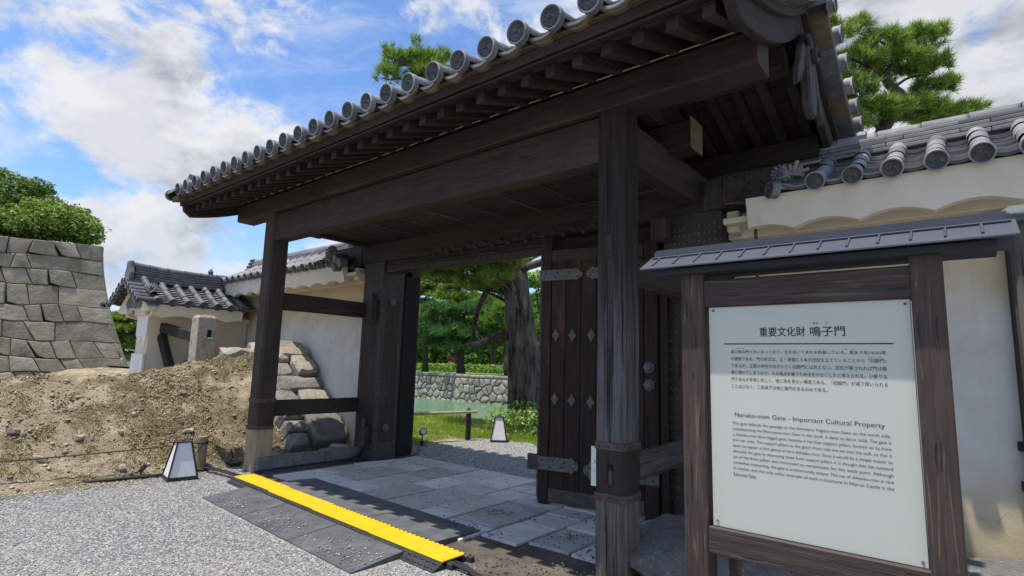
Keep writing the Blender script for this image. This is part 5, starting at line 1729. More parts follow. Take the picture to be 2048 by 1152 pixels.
def build_stone_post():
    t = thing('stone_post', 'rough picked granite post on the bank propping the side wall', 'stone post', (-11.33, 4.43, 1.3))
    b = MB()
    x0, x1, y0, y1 = -11.50, -11.18, 4.27, 4.59
    z0, z1 = 0.6, 2.33
    n = 9; m = 28
    # square column with a rough skin
    ring = []
    for k in range(4 * n):
        s_, q = divmod(k, n); q = q / n
        ring.append([(x0 + (x1 - x0) * q, y0), (x1, y0 + (y1 - y0) * q), (x1 - (x1 - x0) * q, y1), (x0, y1 - (y1 - y0) * q)][s_])
    cx, cy = (x0 + x1) / 2, (y0 + y1) / 2
    for j in range(m + 1):
        z = z0 + (z1 - z0) * j / m
        for (x, y) in ring:
            w = 1.0
            d = noise.noise(Vector((x * 22, y * 22, z * 22))) * 0.014
            v = Vector((x - cx, y - cy)).normalized() * d
            b.v.append((x + v.x, y + v.y, z))
    N = 4 * n
    for j in range(m):
        for k in range(N): b.f.append((j * N + k, j * N + (k + 1) % N, (j + 1) * N + (k + 1) % N, (j + 1) * N + k))
    q = len(b.v)
    for (x, y) in ring: b.v.append((cx + (x - cx) * .78, cy + (y - cy) * .78, z1 + 0.05))
    b.v.append((cx, cy, z1 + 0.065))
    for k in range(N):
        b.f.append((m * N + k, m * N + (k + 1) % N, q + (k + 1) % N, q + k))
        b.f.append((q + k, q + (k + 1) % N, q + N))
    b.build('post', 'pick_stone', t)
    box('socket', 'black_void', t, -11.20, -11.163, 4.44, 4.51, 1.95, 2.10, 0)
    MB().raw([(-11.19, 4.43, 1.92), (-11.08, 4.44, 1.935), (-11.08, 4.53, 1.935), (-11.19, 4.56, 1.92), (-11.19, 4.43, 1.965), (-11.09, 4.45, 1.955), (-11.09, 4.52, 1.955), (-11.19, 4.56, 1.965)], [(0, 1, 2, 3), (4, 5, 6, 7), (0, 1, 5, 4), (1, 2, 6, 5), (2, 3, 7, 6), (3, 0, 4, 7)]).build('copper_tongue', 'verdigris', t)
    def strut(name, a, c, w, h, lb):
        a, c = Vector(a), Vector(c); x = (c - a).normalized(); y = Vector((0, 0, 1)).cross(x).normalized(); z = x.cross(y)
        o = MB().obox((a + c) / 2, ((c - a).length, w, h), Matrix((x, y, z)).transposed()).build(name, 'charred', t, bevel=0.02)
        return o
    strut('brace', (-12.82, 4.22, 2.16), (-11.45, 4.42, 1.95), 0.14, 0.20, '')
    strut('brace', (-12.80, 4.20, 2.02), (-12.16, 4.32, 1.00), 0.14, 0.16, '')
    strut('brace', (-12.24, 4.34, 1.05), (-11.46, 4.42, 1.72), 0.12, 0.15, '')


build_stone_post()

# ---------------------------------------------------------------- information sign
def build_sign():
    t = thing('information_sign', 'tall wooden information sign with a metal roof and pale text board', 'sign', (-0.49, 2.33, 0))
    for x0, x1 in ((-0.934, -0.838), (-0.132, -0.042)):
        beam('post', 'sign_wood_z', t, x0, x1, 2.277, 2.377, 0.0, 2.045, 2, bevel=0.004, n=10, wob=0.0015)
    beam('rail', 'sign_wood_x', t, -0.838, -0.132, 2.286, 2.366, 1.863, 1.976, 0, bevel=0.004, n=8, wob=0.0015)
    beam('rail', 'sign_wood_x', t, -0.838, -0.132, 2.284, 2.366, 0.885, 0.990, 0, bevel=0.006, n=8, wob=0.0015)
    beam('backing_post', 'sign_wood_z', t, -0.80, -0.765, 2.39, 2.44, 0.0, 1.0, 2, bevel=0.004)
    p = box('panel', 'sign_board', t, -0.824, -0.137, 2.300, 2.318, 0.991, 1.8615, 0.001)
    sc_ = MB()
    for x, z in ((-0.805, 1.848), (-0.151, 1.845), (-0.806, 1.012), (-0.152, 1.008)): sc_.tube([(x, 2.2992, z), (x, 2.296, z)], 0.0045, 10)
    sc_.build('screws', 'iron_grey', p)
    # roof: two folded sheet-metal slopes with standing seams
    x0, x1 = -1.090, 0.150
    roof = MB().prism([(2.200, 2.036), (2.330, 2.108), (2.460, 2.036), (2.460, 2.028), (2.330, 2.098), (2.200, 2.028)], 0, x0, x1).build('roof', 'sign_roof', t, bevel=0.0015)
    MB().box(x0 + 0.012, x1 - 0.012, 2.318, 2.342, 2.092, 2.136).build('ridge_cap', 'sign_roof', roof, bevel=0.008, seg=2)
    for k in range(13):
        xs = x0 + 0.052 + k * (x1 - x0 - 0.10) / 12.4
        for sg in (-1, 1):
            a = Vector((xs, 2.330 + sg * 0.030, 2.0945)); c = Vector((xs, 2.330 + sg * 0.112, 2.0485))
            MB().tube([a, c], 0.0045, 6).build('standing_seam', 'sign_roof', roof)
    for sg in (-1, 1): MB().tube([(x0 + .015, 2.330 + sg * 0.030, 2.0965), (x1 - .012, 2.330 + sg * 0.030, 2.0965)], 0.0045, 6).build('seam_rail', 'sign_roof', roof)
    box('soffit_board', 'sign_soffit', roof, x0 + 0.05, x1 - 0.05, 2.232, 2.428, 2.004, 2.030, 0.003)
    box('rule', 'ink', p, -0.763, -0.191, 2.2988, 2.3005, 1.7075, 1.7115, 0)

    def text(name, s, xa, xb, z, h, bold=0.0, align='FIT'):
        cu = bpy.data.curves.new(name, 'FONT')
        cu.body = s; cu.size = 1.0; cu.extrude = 0.0; cu.offset = bold; cu.resolution_u = 3
        o = bpy.data.objects.new(name, cu)
        COL.objects.link(o)
        bpy.context.view_layer.update()
        bb = [Vector(c) for c in o.bound_box]
        lx0, lx1 = min(c.x for c in bb), max(c.x for c in bb)
        ly0, ly1 = min(c.y for c in bb), max(c.y for c in bb)
        sx = (xb - xa) / max(1e-6, lx1 - lx0); sy = h / max(1e-6, (ly1 - ly0))
        # turn the outline into plain geometry standing on the panel
        me = bpy.data.meshes.new_from_object(o.evaluated_get(bpy.context.evaluated_depsgraph_get()))
        bpy.data.objects.remove(o)
        for v in me.vertices:
            v.co = Vector((xa + (v.co.x - lx0) * sx, 2.2991, z + (v.co.y - (ly0 + ly1) / 2) * sy))
        me.materials.clear()
        return link(name, me, 'ink', p)
    text('title_text', '重要文化財', -0.626, -0.463, 1.756, 0.037, 0.008)
    text('title_text', '鳴子門', -0.447, -0.333, 1.7555, 0.037, 0.008)
    text('ruby_text', 'なる', -0.437, -0.418, 1.7865, 0.008, 0.01)
    text('ruby_text', 'こ', -0.394, -0.386, 1.7865, 0.0065, 0.01)
    jp = ['南の桃山門と対になっており、北を向いて本丸を防御している。寛永３年(1626)頃', 'の建築である。門の形式は、正・背面に４本の控柱を立てていることから「四脚門」', 'であるが、正面の控柱の出が小さく四脚門には見えない。控柱が壊されれば門は簡',
          '単に倒れてしまうので、その弱点を補うため出を小さくしたと考えられる。小振りな', '門であるが非常に珍しく、他に例を見ない構造である。「四脚門」が城で用いられる', 'ことは少なく、二条城では他に唐門があるのみである。']
    for i, s in enumerate(jp): text('body_text', s, -0.738, -0.215 if i < 5 else -0.398, 1.677 - i * 0.0271, 0.0152, 0.0)
    text('ruby_text', 'もも', -0.716, -0.704, 1.691, 0.0045); text('ruby_text', 'やま', -0.700, -0.688, 1.691, 0.0045)
    text('ruby_text', 'かん', -0.338, -0.326, 1.690, 0.0045); text('ruby_text', 'えい', -0.318, -0.306, 1.690, 0.0045)
    text('ruby_text', 'しきゃくもん', -0.265, -0.226, 1.6625, 0.0045)
    text('heading_text', 'Naruko-mon Gate - Important Cultural Property', -0.729, -0.231, 1.4275, 0.0215, -0.001)
    en = ['This gate defends the passage to the Honmaru Yagura-mon Gate on the north side,', 'complementing the Momoyama-mon Gate to the south. It dates to about 1626. The gate is', 'a shikyaku-mon (four-legged gate) because it has four support pillars, located on its front',
          'and rear sides. The support pillars on the gate\u2019s front side are set into the wall, so that it', 'does not appear at first glance to be a shikyaku-mon. Since it would be a simple matter to', 'demolish the gate by destroying these front support pillars, it is thought that the outward',
          'jut of the front pillars was minimized to compensate for this weak point. Although', 'somewhat unassuming, this gate is architecturally unique. The use of shikyaku-mon is rare', 'in castles, and the only other example of such a structure in Nijo-jo Castle is the', 'Kara-mon Gate.']
    for i, s in enumerate(en): text('body_text', s, -0.739, -0.216 if i < 9 else -0.655, 1.3945 - i * 0.0215, 0.0145, -0.002)


build_sign()

# ---------------------------------------------------------------- rubber mats and cable ramp
def rot_pt(x, y, z): return (*askew(x, y), z)


def mat_mesh(x0, x1, y0, y1, z0, z1, studs=True, seed=1):
    """rubber access ramp: height z0 along y0, z1 along y1, finely ribbed"""
    b = MB()
    b.hexa([rot_pt(x0, y0, 0.003), rot_pt(x1, y0, 0.003), rot_pt(x1, y1, 0.003), rot_pt(x0, y1, 0.003), rot_pt(x0, y0, z0), rot_pt(x1, y0, z0), rot_pt(x1, y1, z1), rot_pt(x0, y1, z1)])
    if studs:
        nx, ny = int((x1 - x0) / 0.032), int(abs(y1 - y0) / 0.032)
        for i in range(nx):
            for j in range(ny):
                x = x0 + (i + .5) * (x1 - x0) / nx; q = (j + .5) / ny; y = y0 + (y1 - y0) * q; z = z0 + (z1 - z0) * q
                k = len(b.v); r = 0.010
                b.v += [rot_pt(x - r, y - r, z), rot_pt(x + r, y - r, z), rot_pt(x + r, y + r, z), rot_pt(x - r, y + r, z), rot_pt(x, y, z + 0.004)]
                b.f += [(k, k + 1, k + 4), (k + 1, k + 2, k + 4), (k + 2, k + 3, k + 4), (k + 3, k, k + 4)]
    return b


XS = (-6.84, -5.79, -4.75, -3.70)
lab_f = ['front rubber ramp mat nearest the floor lantern', 'middle rubber ramp mat in front of the yellow cable cover', 'front rubber ramp mat nearest the camera, littered with pale gravel']
lab_r = ['rear black rubber mat nearest the kerb stones', 'middle rear black rubber mat behind the yellow cable cover', 'rear black rubber mat ending nearest the right pillar']
for i in range(3):
    x0, x1 = XS[i] + 0.006, XS[i + 1] - 0.006
    o = mat_mesh(x0, x1, 2.76, 3.262, 0.010, 0.052).build('rubber_mat', 'rubber', None)
    o['label'] = lab_f[i]; o['category'] = 'mat'; o['group'] = 'rubber mats at the cable cover'
    o = mat_mesh(x0 + .02, x1 + .02, 4.17 + 0.01 * i, 3.605, 0.036, 0.058, studs=False).build('rubber_mat', 'rubber', None)
    o['label'] = lab_r[i]; o['category'] = 'mat'; o['group'] = 'rubber mats at the cable cover'
rng = np.random.default_rng(31)
pts = []; sz = []
for i in range(3):
    for _ in range((70, 85, 95)[i]):
        cx, cy = XS[i] + (0.62, 0.5, 0.62)[i], 2.95
        x = min(XS[i + 1] - .05, max(XS[i] + .05, rng.normal(cx, 0.26))); y = min(3.22, max(2.80, rng.normal(cy, 0.12)))
        p = rot_pt(x, y, 0.016 + (y - 2.76) / 0.5 * 0.042); pts.append(p); sz.append(rng.uniform(0.006, 0.013))
scatter('stray_gravel', 'pebbles', pts, sz, seed=12, label='pale pebbles kicked onto the rubber ramp mats', category='gravel')

YX = (-7.48, -6.42, -5.36, -4.30, -3.27)
lab_y = ['yellow cable cover segment nearest the pale pillar foot', 'second yellow cable cover segment from the pale pillar foot', 'third yellow cable cover segment from the pale pillar foot', 'yellow cable cover segment at the loose cables, nearest the camera']
for i in range(4):
    x0, x1 = YX[i] + 0.004, YX[i + 1] - 0.004
    t = thing('cable_cover', lab_y[i], 'cable cover', rot_pt((x0 + x1) / 2, 3.45, 0), 'yellow cable cover segments')
    yo = (0.035, 0.012, 0.0, -0.008)[i]
    y0, y1 = 3.325 + yo, 3.575 + yo
    b = MB().hexa([rot_pt(x0, y0, 0.052), rot_pt(x1, y0, 0.052), rot_pt(x1, y1, 0.052), rot_pt(x0, y1, 0.052), rot_pt(x0, y0, 0.066), rot_pt(x1, y0, 0.066), rot_pt(x1, y1, 0.066), rot_pt(x0, y1, 0.066)])
    lid = b.build('lid', 'yellow_plastic', t, bevel=0.004)
    tr = MB()
    rnd = random.Random(i)
    for k in range(20):                                   # raised tread bars
        for j in range(4):
            x = x0 + 0.03 + k * (x1 - x0 - .06) / 19; y = y0 + 0.035 + j * (y1 - y0 - .07) / 3
            a = 0.7 if (k + j) % 2 else -0.7
            tr.obox(rot_pt(x, y, 0.0660), (0.030, 0.006, 0.0022), Matrix.Rotation(a, 3, 'Z'))
    for k in range(16):                                   # hinge teeth along the rear edge
        x = x0 + 0.03 + k * (x1 - x0) / 16
        tr.obox(rot_pt(x, y1 + 0.008, 0.059), (0.034, 0.016, 0.010), Matrix.Identity(3))
    tr.build('tread', 'yellow_plastic', lid, kind='stuff')
    if True:
        b = MB()
        for (ya, za, yb, zb_) in ((y0 - 0.10, 0.008, y0, 0.050), (y1 + 0.025, 0.02, y1, 0.050)):
            q = [rot_pt(x0, ya, 0.002), rot_pt(x1, ya, 0.002), rot_pt(x1, yb, 0.002), rot_pt(x0, yb, 0.002), rot_pt(x0, ya, za), rot_pt(x1, ya, za), rot_pt(x1, yb, zb_), rot_pt(x0, yb, zb_)]
            b.hexa(q)
        for (ya, yb) in ((y0, y0 + .02), (y1 - .02, y1), ((y0 + y1) / 2 - .01, (y0 + y1) / 2 + .01)):
            b.hexa([rot_pt(x, y, z) for z in (0.002, 0.051) for x, y in ((x0, ya), (x1, ya), (x1, yb), (x0, yb))])
        b.build('base_ramp', 'rubber_black', t, bevel=0.003)
        rb = MB()
        for k in range(int((x1 - x0) / 0.04)):
            for j in range(2):
                x = x0 + 0.02 + k * 0.04
                a = 0.8 if (k + j) % 2 else -0.8
                q = 0.25 + 0.5 * j
                c = Vector(rot_pt(x, y0 - 0.10 + 0.10 * q, 0.009 + 0.042 * q))
                rb.obox(c, (0.034, 0.010, 0.010), Matrix.Rotation(a, 3, 'Z') @ Matrix.Rotation(rad(22), 3, 'X'))
        rb.build('ramp_ribs', 'rubber_black', t, kind='stuff')
    if i == 3:
        for dy in (-0.06, 0.16): MB().obox(rot_pt(x1 + 0.035, (y0 + y1) / 2 + dy, 0.025), (0.06, 0.05, 0.045), Matrix.Identity(3)).build('connector', 'rubber_black', t, bevel=0.005)

# ---------------------------------------------------------------- floor lanterns
def lantern(label, loc, rot, base=0.33, top=0.165, h=0.47):
    t = thing('floor_lantern', label, 'lantern', loc, 'floor lanterns')
    R3 = Matrix.Rotation(rot, 3, 'Z'); o = Vector(loc)
    def P(x, y, z): return o + R3 @ Vector((x, y, z))
    hb, ht = base / 2, top / 2
    b = MB()
    def bar(a, c, r): b.tube([P(*a), P(*c)], r, 4)
    def ring(z0, z1, w0, w1):
        b.hexa([P(x, y, z) for z, w in ((z0, w0), (z1, w1)) for x, y in ((-w, -w), (w, -w), (w, w), (-w, w))])
    ring(0.0, 0.05, hb + .012, hb + .006); ring(h, h + 0.018, ht + .014, ht + .010)
    for sx, sy in ((-1, -1), (1, -1), (1, 1), (-1, 1)): bar((sx * hb, sy * hb, 0.045), (sx * ht, sy * ht, h + .005), 0.014)
    fr = b.build('frame', 'lamp_frame', t, bevel=0.002)
    for k in range(4):
        a = k * math.pi / 2; Q = Matrix.Rotation(a, 3, 'Z')
        g0, g1 = hb - 0.005, ht - 0.005
        q = [Q @ Vector(v) for v in ((-g0 + .006, -g0, 0.05), (g0 - .006, -g0, 0.05), (g1 - .004, -g1, h), (-g1 + .004, -g1, h), (-g0 + .006, -g0 + .006, 0.05), (g0 - .006, -g0 + .006, 0.05), (g1 - .004, -g1 + .006, h), (-g1 + .004, -g1 + .006, h))]
        MB().hexa([P(*v) for v in q]).build('pane', 'lamp_paper', t)
    MB().tube([P(0, 0, h + .018), P(0, 0, h + .03)], 0.022, 8).build('knob', 'lamp_frame', t, bevel=0.003)


lantern('dark framed white floor lantern beside the rope post at the earth bank', (-8.09, 3.06, 0), rad(-8))
lantern('small white floor lantern on the gravel beyond the gateway', (-7.72, 9.05, 0), rad(40), h=0.50)

# ---------------------------------------------------------------- rope posts, ropes and cables
def log_post(label, loc, r, h, nm='rope_post'):
    b = MB(); x, y, z = loc
    b.tube([(x, y, z - .05), (x + .004, y, z + h * .5), (x, y, z + h - .01), (x, y, z + h)], [r * 1.03, r, r, r * .93], 14)
    o = b.build(nm, 'log_wood', None, smooth=False)
    o['label'] = label; o['category'] = 'post'
    return o


log_post('short round wooden rope post behind the lantern', (-8.50, 3.47, 0.0), 0.065, 0.47)
log_post('short round rope post outside the picture along the bank', (-8.98, -1.6, 0.05), 0.065, 0.45)
b = MB()
pts = []
A, B = Vector((-8.47, 3.42, 0.385)), Vector((-8.92, -1.55, 0.38))
for q in np.linspace(0, 1, 24): pts.append(A.lerp(B, q) + Vector((0, 0, -0.10 * 4 * q * (1 - q) * 0.5)))
b.tube(pts, 0.009, 6)
for dz in (0, 0.018): b.tube([(-8.50 + 0.072 * math.cos(a), 3.47 + 0.072 * math.sin(a), 0.375 + dz) for a in np.linspace(0, 6.28, 14)], 0.008, 6)
b.tube([(-8.44, 3.43, 0.38), (-8.42, 3.40, 0.31), (-8.45, 3.39, 0.26)], 0.008, 6)
o = b.build('rope', 'rope', None); o['label'] = 'thin dark rope strung along the bank from the wooden post'; o['category'] = 'rope'


def cable(label, pts, r=0.012, n=40, wob=0.012, strands=1, spread=0.02, seed=1, mat='cable'):
    rnd = random.Random(seed)
    P = [Vector(p) for p in pts]
    b = MB()
    for s in range(strands):
        out = []
        off = Vector((rnd.uniform(-1, 1) * spread, rnd.uniform(-1, 1) * spread, abs(rnd.uniform(0, 1)) * spread * .6)) if s else Vector((0, 0, 0))
        for i in range(n + 1):
            q = i / n * (len(P) - 1); k = min(int(q), len(P) - 2); f = q - k
            p0, p1, p2, p3 = P[max(k - 1, 0)], P[k], P[k + 1], P[min(k + 2, len(P) - 1)]
            c = 0.5 * ((2 * p1) + (p2 - p0) * f + (2 * p0 - 5 * p1 + 4 * p2 - p3) * f * f + (3 * p1 - p0 - 3 * p2 + p3) * f ** 3)
            w = noise.noise_vector(c * 2.3 + Vector((s * 5, seed, 0))) * wob; w.z *= 0.2
            out.append(c + off + w)
        b.tube(out, r, 6)
    o = b.build('cable', mat, None, smooth=True)
    o['label'] = label; o['category'] = 'cable'
    return o


cable('bundle of black cables lying along the foot of the earth bank', [(-8.75, -2.2, .03), (-8.66, 0.2, .03), (-8.60, 1.4, .03), (-8.47, 2.2, .03), (-8.36, 2.85, .03), (-8.37, 3.3, .03), (-8.32, 3.5, .03)], 0.016, 60, 0.02, 4, 0.02, 3)
cable('black cables running from the rope post to the yellow cable cover', [(-8.34, 3.47, .05), (-8.15, 3.52, .05), (-7.9, 3.55, .05), (-7.62, 3.58, .035), (-7.42, 3.58, .03)], 0.010, 24, 0.02, 5, 0.035, 4)
cable('green cable twisted among the black ones by the rope post', [(-8.42, 3.55, .05), (-8.30, 3.55, .10), (-8.15, 3.54, .07), (-8.0, 3.56, .05), (-7.8, 3.58, .04)], 0.006, 20, 0.02, 1, 0, 5, 'verdigris')
coil = [(-8.42, 3.52, .04), (-8.50, 3.72, .03)]
for k in range(30):
    a = k * 0.62; coil.append((-8.56 + (0.13 + .012 * math.sin(k)) * math.cos(a), 3.93 + (0.11 + .01 * math.cos(k * 1.7)) * math.sin(a), 0.02 + 0.0016 * k))
coil += [(-8.55, 3.93, .12), (-8.57, 3.92, .20), (-8.60, 3.92, .24)]
cable('coiled black cable with a raised plug beside the pale pillar foot', coil, 0.009, 140, 0.004, 1, 0, 6)
cable('black cables lying along the kerb stones into the gateway', [(-7.42, 3.72, .03), (-7.66, 3.85, .04), (-7.70, 4.3, .04), (-7.69, 5.0, .045), (-7.66, 5.5, .045), (-7.36, 5.62, .045), (-7.30, 6.0, .045), (-7.38, 6.45, .03), (-7.75, 6.9, .03), (-8.1, 7.2, .03)], 0.012, 60, 0.012, 3, 0.016, 7)
cable('loose cables spilling out of the yellow cover towards the camera', [(-3.30, 3.30, .03), (-3.12, 3.30, .03), (-2.95, 3.27, .02), (-2.75, 3.24, .02), (-2.4, 3.26, .02), (-2.0, 3.2, .02)], 0.008, 30, 0.02, 6, 0.04, 8)


def spotlight(label, loc, aim, s=1.0, mat='rubber_black'):
    t = thing('spotlight', label, 'spotlight', loc)
    o = Vector(loc); a = Vector(aim).normalized()
    box('base_plate', 'iron_grey', t, o.x - .13 * s, o.x + .13 * s, o.y - .09 * s, o.y + .09 * s, o.z, o.z + .014 * s, 0.004)
    MB().tube([o + Vector((0, 0, .01)), o + Vector((0, 0, .09 * s))], 0.045 * s, 10).build('ballast', mat, t, bevel=0.006)
    MB().tube([o + Vector((0, 0, .08 * s)), o + Vector((0, 0, .20 * s))], 0.012 * s, 8).build('stem', mat, t)
    c = o + Vector((0, 0, .25 * s))
    MB().tube([c - a * .09 * s, c - a * .06 * s, c + a * .06 * s, c + a * .075 * s], [0.035 * s, 0.055 * s, 0.065 * s, 0.07 * s], 14).build('lamp_head', mat, t)
    MB().tube([c + a * .070 * s, c + a * .078 * s], 0.056 * s, 14).build('lens', 'lamp_paper', t)


spotlight('black spotlight with a round white lens on the gravel behind the gate', (-8.28, 7.42, 0), (0.85, -0.45, 0.25), 1.05)
t = thing('stake_light', 'small dark stake light leaning beside the cables near the lantern', 'stake light', (-8.44, 2.72, 0.02))
MB().tube([(-8.44, 2.72, 0.0), (-8.44, 2.72, 0.10)], 0.010, 6).build('stake', 'cable', t)
MB().tube([(-8.45, 2.70, 0.08), (-8.44, 2.72, 0.11), (-8.42, 2.76, 0.17)], [0.018, 0.03, 0.034], 10).build('lamp_head', 'iron', t)

# small white tag beside the right pillar
t = thing('white_tag', 'small white notice tag showing beside the right front pillar', 'tag', (-2.37, 3.99, 0.68))
box('plate', 'white_tag', t, -2.415, -2.305, 3.995, 4.001, 0.655, 0.965, 0.001)
cu = MB()
for (x0, x1, z0, z1) in ((-2.382, -2.378, .835, .862), (-2.370, -2.366, .838, .860), (-2.352, -2.348, .838, .860), (-2.370, -2.348, .858, .862), (-2.370, -2.348, .836, .840)): cu.box(x0, x1, 3.9935, 3.9955, z0, z1)
cu.build('lettering', 'iron_rust', t)

# weathered capped post at the right edge of the view
t = thing('capped_post', 'weathered grey wooden post with a dark copper cap at the picture edge', 'post', (0.23, 2.68, 0))
beam('post', 'timber_ash_z', t, 0.155, 0.32, 2.60, 2.76, 0, 2.15, 2, bevel=0.008)
MB().raw([(0.115, 2.56, 2.15), (0.36, 2.56, 2.15), (0.36, 2.80, 2.15), (0.115, 2.80, 2.15), (0.105, 2.55, 2.175), (0.37, 2.55, 2.175), (0.37, 2.81, 2.175), (0.105, 2.81, 2.175), (0.155, 2.60, 2.215), (0.32, 2.60, 2.215), (0.32, 2.76, 2.215), (0.155, 2.76, 2.215)],
         [(3, 2, 1, 0), (0, 1, 5, 4), (1, 2, 6, 5), (2, 3, 7, 6), (3, 0, 4, 7), (4, 5, 9, 8), (5, 6, 10, 9), (6, 7, 11, 10), (7, 4, 8, 11), (8, 9, 10, 11)]).build('cap', 'copper_dark', t, bevel=0.003)
t = thing('wall_timber', 'dark upright timber fixed to the right plaster wall at the picture edge', 'timber', (0.36, 5.9, 0))
beam('upright', 'timber_z', t, 0.30, 0.42, 5.84, 5.948, 0, 2.93, 2, bevel=0.008)
for z in (0.75, 1.05): box('bracket', 'charred', t, 0.262, 0.302, 5.86, 5.935, z, z + 0.07, 0.006)

# ---------------------------------------------------------------- vegetation
def needle_mesh(name, pos, dirs, K, L, w, seed, spread=0.75):
    rng = np.random.default_rng(seed)
    n = len(pos)
    d = np.asarray(dirs)[:, None, :] + rng.normal(0, spread, (n, K, 3))
    d /= np.linalg.norm(d, axis=2, keepdims=True)
    side = np.cross(d, rng.normal(0, 1, (n, K, 3))); side /= np.linalg.norm(side, axis=2, keepdims=True) + 1e-9
    p = np.asarray(pos)[:, None, :] + rng.normal(0, L * 0.12, (n, K, 3))
    ln = L * rng.uniform(0.6, 1.15, (n, K, 1))
    a = p - side * w; b = p + side * w; c = p + d * ln
    v = np.stack([a, b, c], axis=2).reshape(-1, 3)
    f = np.arange(len(v)).reshape(-1, 3)
    return mesh_np(name, v, f)


def pad_points(pads, dens, rng, up=0.8, shell=0.55):
    P = []; D = []
    for (x, y, z, r, h) in pads:
        n = max(6, int(dens * r * r))
        u = rng.normal(0, 1, (n, 3)); u /= np.linalg.norm(u, axis=1, keepdims=True)
        u[:, 2] = np.where(u[:, 2] < -0.25, -u[:, 2] * 0.6, u[:, 2])
        q = shell + (1 - shell) * rng.random((n, 1)) ** 0.6
        q = q * (1 + 0.28 * np.sin(u[:, :1] * 7 + x) * np.cos(u[:, 1:2] * 6 + y))
        p = u * q * np.array([r, r, h]) + np.array([x, y, z])
        d = u * 0.7 + np.array([0, 0, up])
        P.append(p); D.append(d / np.linalg.norm(d, axis=1, keepdims=True))
    return np.concatenate(P), np.concatenate(D)


def bent(a, c, sag, seed, n=7):
    a, c = Vector(a), Vector(c)
    out = []
    for i in range(n + 1):
        q = i / n
        p = a.lerp(c, q) + Vector((0, 0, sag * math.sin(q * math.pi)))
        w = noise.noise_vector(p * 0.9 + Vector((seed, 0, 0))) * 0.12 * math.sin(q * math.pi) * (c - a).length * 0.5
        out.append(p + w)
    return out


def pine(name, label, trunk, radii, pads, dens, K, L, w, mat='needles', seed=1, group=None, bark='bark', rooted=True, limbs=(), tsmooth=True, limb_r=0.05):
    t = thing(name, label, 'tree', tuple(trunk[0]), group)
    rng = np.random.default_rng(seed)
    # smooth the trunk path
    b = MB()
    P = [Vector(p) for p in trunk]
    path = []; rr = []
    for k in range(len(P) - 1):
        for q in np.linspace(0, 1, 5)[: -1 if k < len(P) - 2 else None]:
            p0, p1, p2, p3 = P[max(k - 1, 0)], P[k], P[k + 1], P[min(k + 2, len(P) - 1)]
            c = 0.5 * ((2 * p1) + (p2 - p0) * q + (2 * p0 - 5 * p1 + 4 * p2 - p3) * q * q + (3 * p1 - p0 - 3 * p2 + p3) * q ** 3)
            path.append(c); rr.append(radii[k] * (1 - q) + radii[k + 1] * q)
    b.tube(path, rr, 14)
    b.build('trunk', bark, t, smooth=True, jitter=0.05 * radii[0] * 2)
    lb = MB()
    for i, (x, y, z, r, h) in enumerate(pads):
        c = Vector((x, y, z - h * 0.35))
        # leave the trunk somewhat below the pad
        cand = [p for p in path if p.z < c.z + 0.1] or [path[0]]
        a = min(cand, key=lambda p: (p - c).length + 0.6 * abs((c.z - p.z) - 0.35 * (c - p).length))
        ln = (c - a).length
        pts = bent(a, c, 0.06 * ln, seed + i)
        r0 = min(limb_r, 0.02 + 0.018 * ln)
        lb.tube(pts, [r0 * (1 - 0.7 * k / 7) for k in range(8)], 6)
        for j in range(4):
            ang = rng.uniform(0, 6.28)
            e = c + Vector((math.cos(ang) * r * .75, math.sin(ang) * r * .75, h * rng.uniform(-.1, .7)))
            lb.tube(bent(c, e, 0.04, seed + i * 7 + j, 4), [r0 * .35 * (1 - .6 * k / 4) for k in range(5)], 5)
    for pts, r0, r1 in limbs:
        m = len(pts); MB().tube(pts, [r0 + (r1 - r0) * k / (m - 1) for k in range(m)], 9).build('limb', bark, t, smooth=True)
    lb.build('branches', bark, t, smooth=True, kind='stuff')
    p, d = pad_points(pads, dens, rng)
    link('crown', needle_mesh('crown', p, d, K, L, w, seed), mat, t)
    return t


pine('pine_tree', 'tall pine with brushy green needle tufts behind the right plaster wall',
     [(-1.3, 16.2, 0), (-1.7, 16.0, 3.5), (-1.60, 16.3, 6.9), (-1.01, 16.64, 8.45), (-0.86, 16.68, 8.8), (-1.15, 16.43, 9.25), (-0.9, 16.6, 9.8), (-0.8, 16.6, 10.3)], [0.30, 0.26, 0.17, 0.13, 0.12, 0.10, 0.06, 0.02],
     [(-1.20, 16.20, 10.04, .60, .38), (-0.45, 17.15, 10.30, .65, .42), (-0.95, 16.75, 9.62, .75, .35), (-1.67, 15.78, 9.55, .55, .42), (-0.25, 17.70, 9.77, .5, .35), (-1.44, 15.95, 8.16, .75, .30), (-0.62, 17.11, 8.40, .70, .30),
      (-1.63, 15.47, 8.60, .42, .30), (0.10, 18.16, 9.40, .32, .25), (0.37, 18.62, 8.75, .45, .18), (-1.56, 15.70, 10.41, .3, .34), (-0.39, 17.68, 9.2, .42, .25), (-1.87, 15.40, 7.80, .45, .3), (-0.15, 17.94, 8.45, .6, .2), (-2.33, 15.11, 8.75, .7, .5), (-2.58, 14.92, 10.12, .8, .5)],
     340, 36, 0.25, 0.0085, 'needles_light', 3, bark='bark_dark')

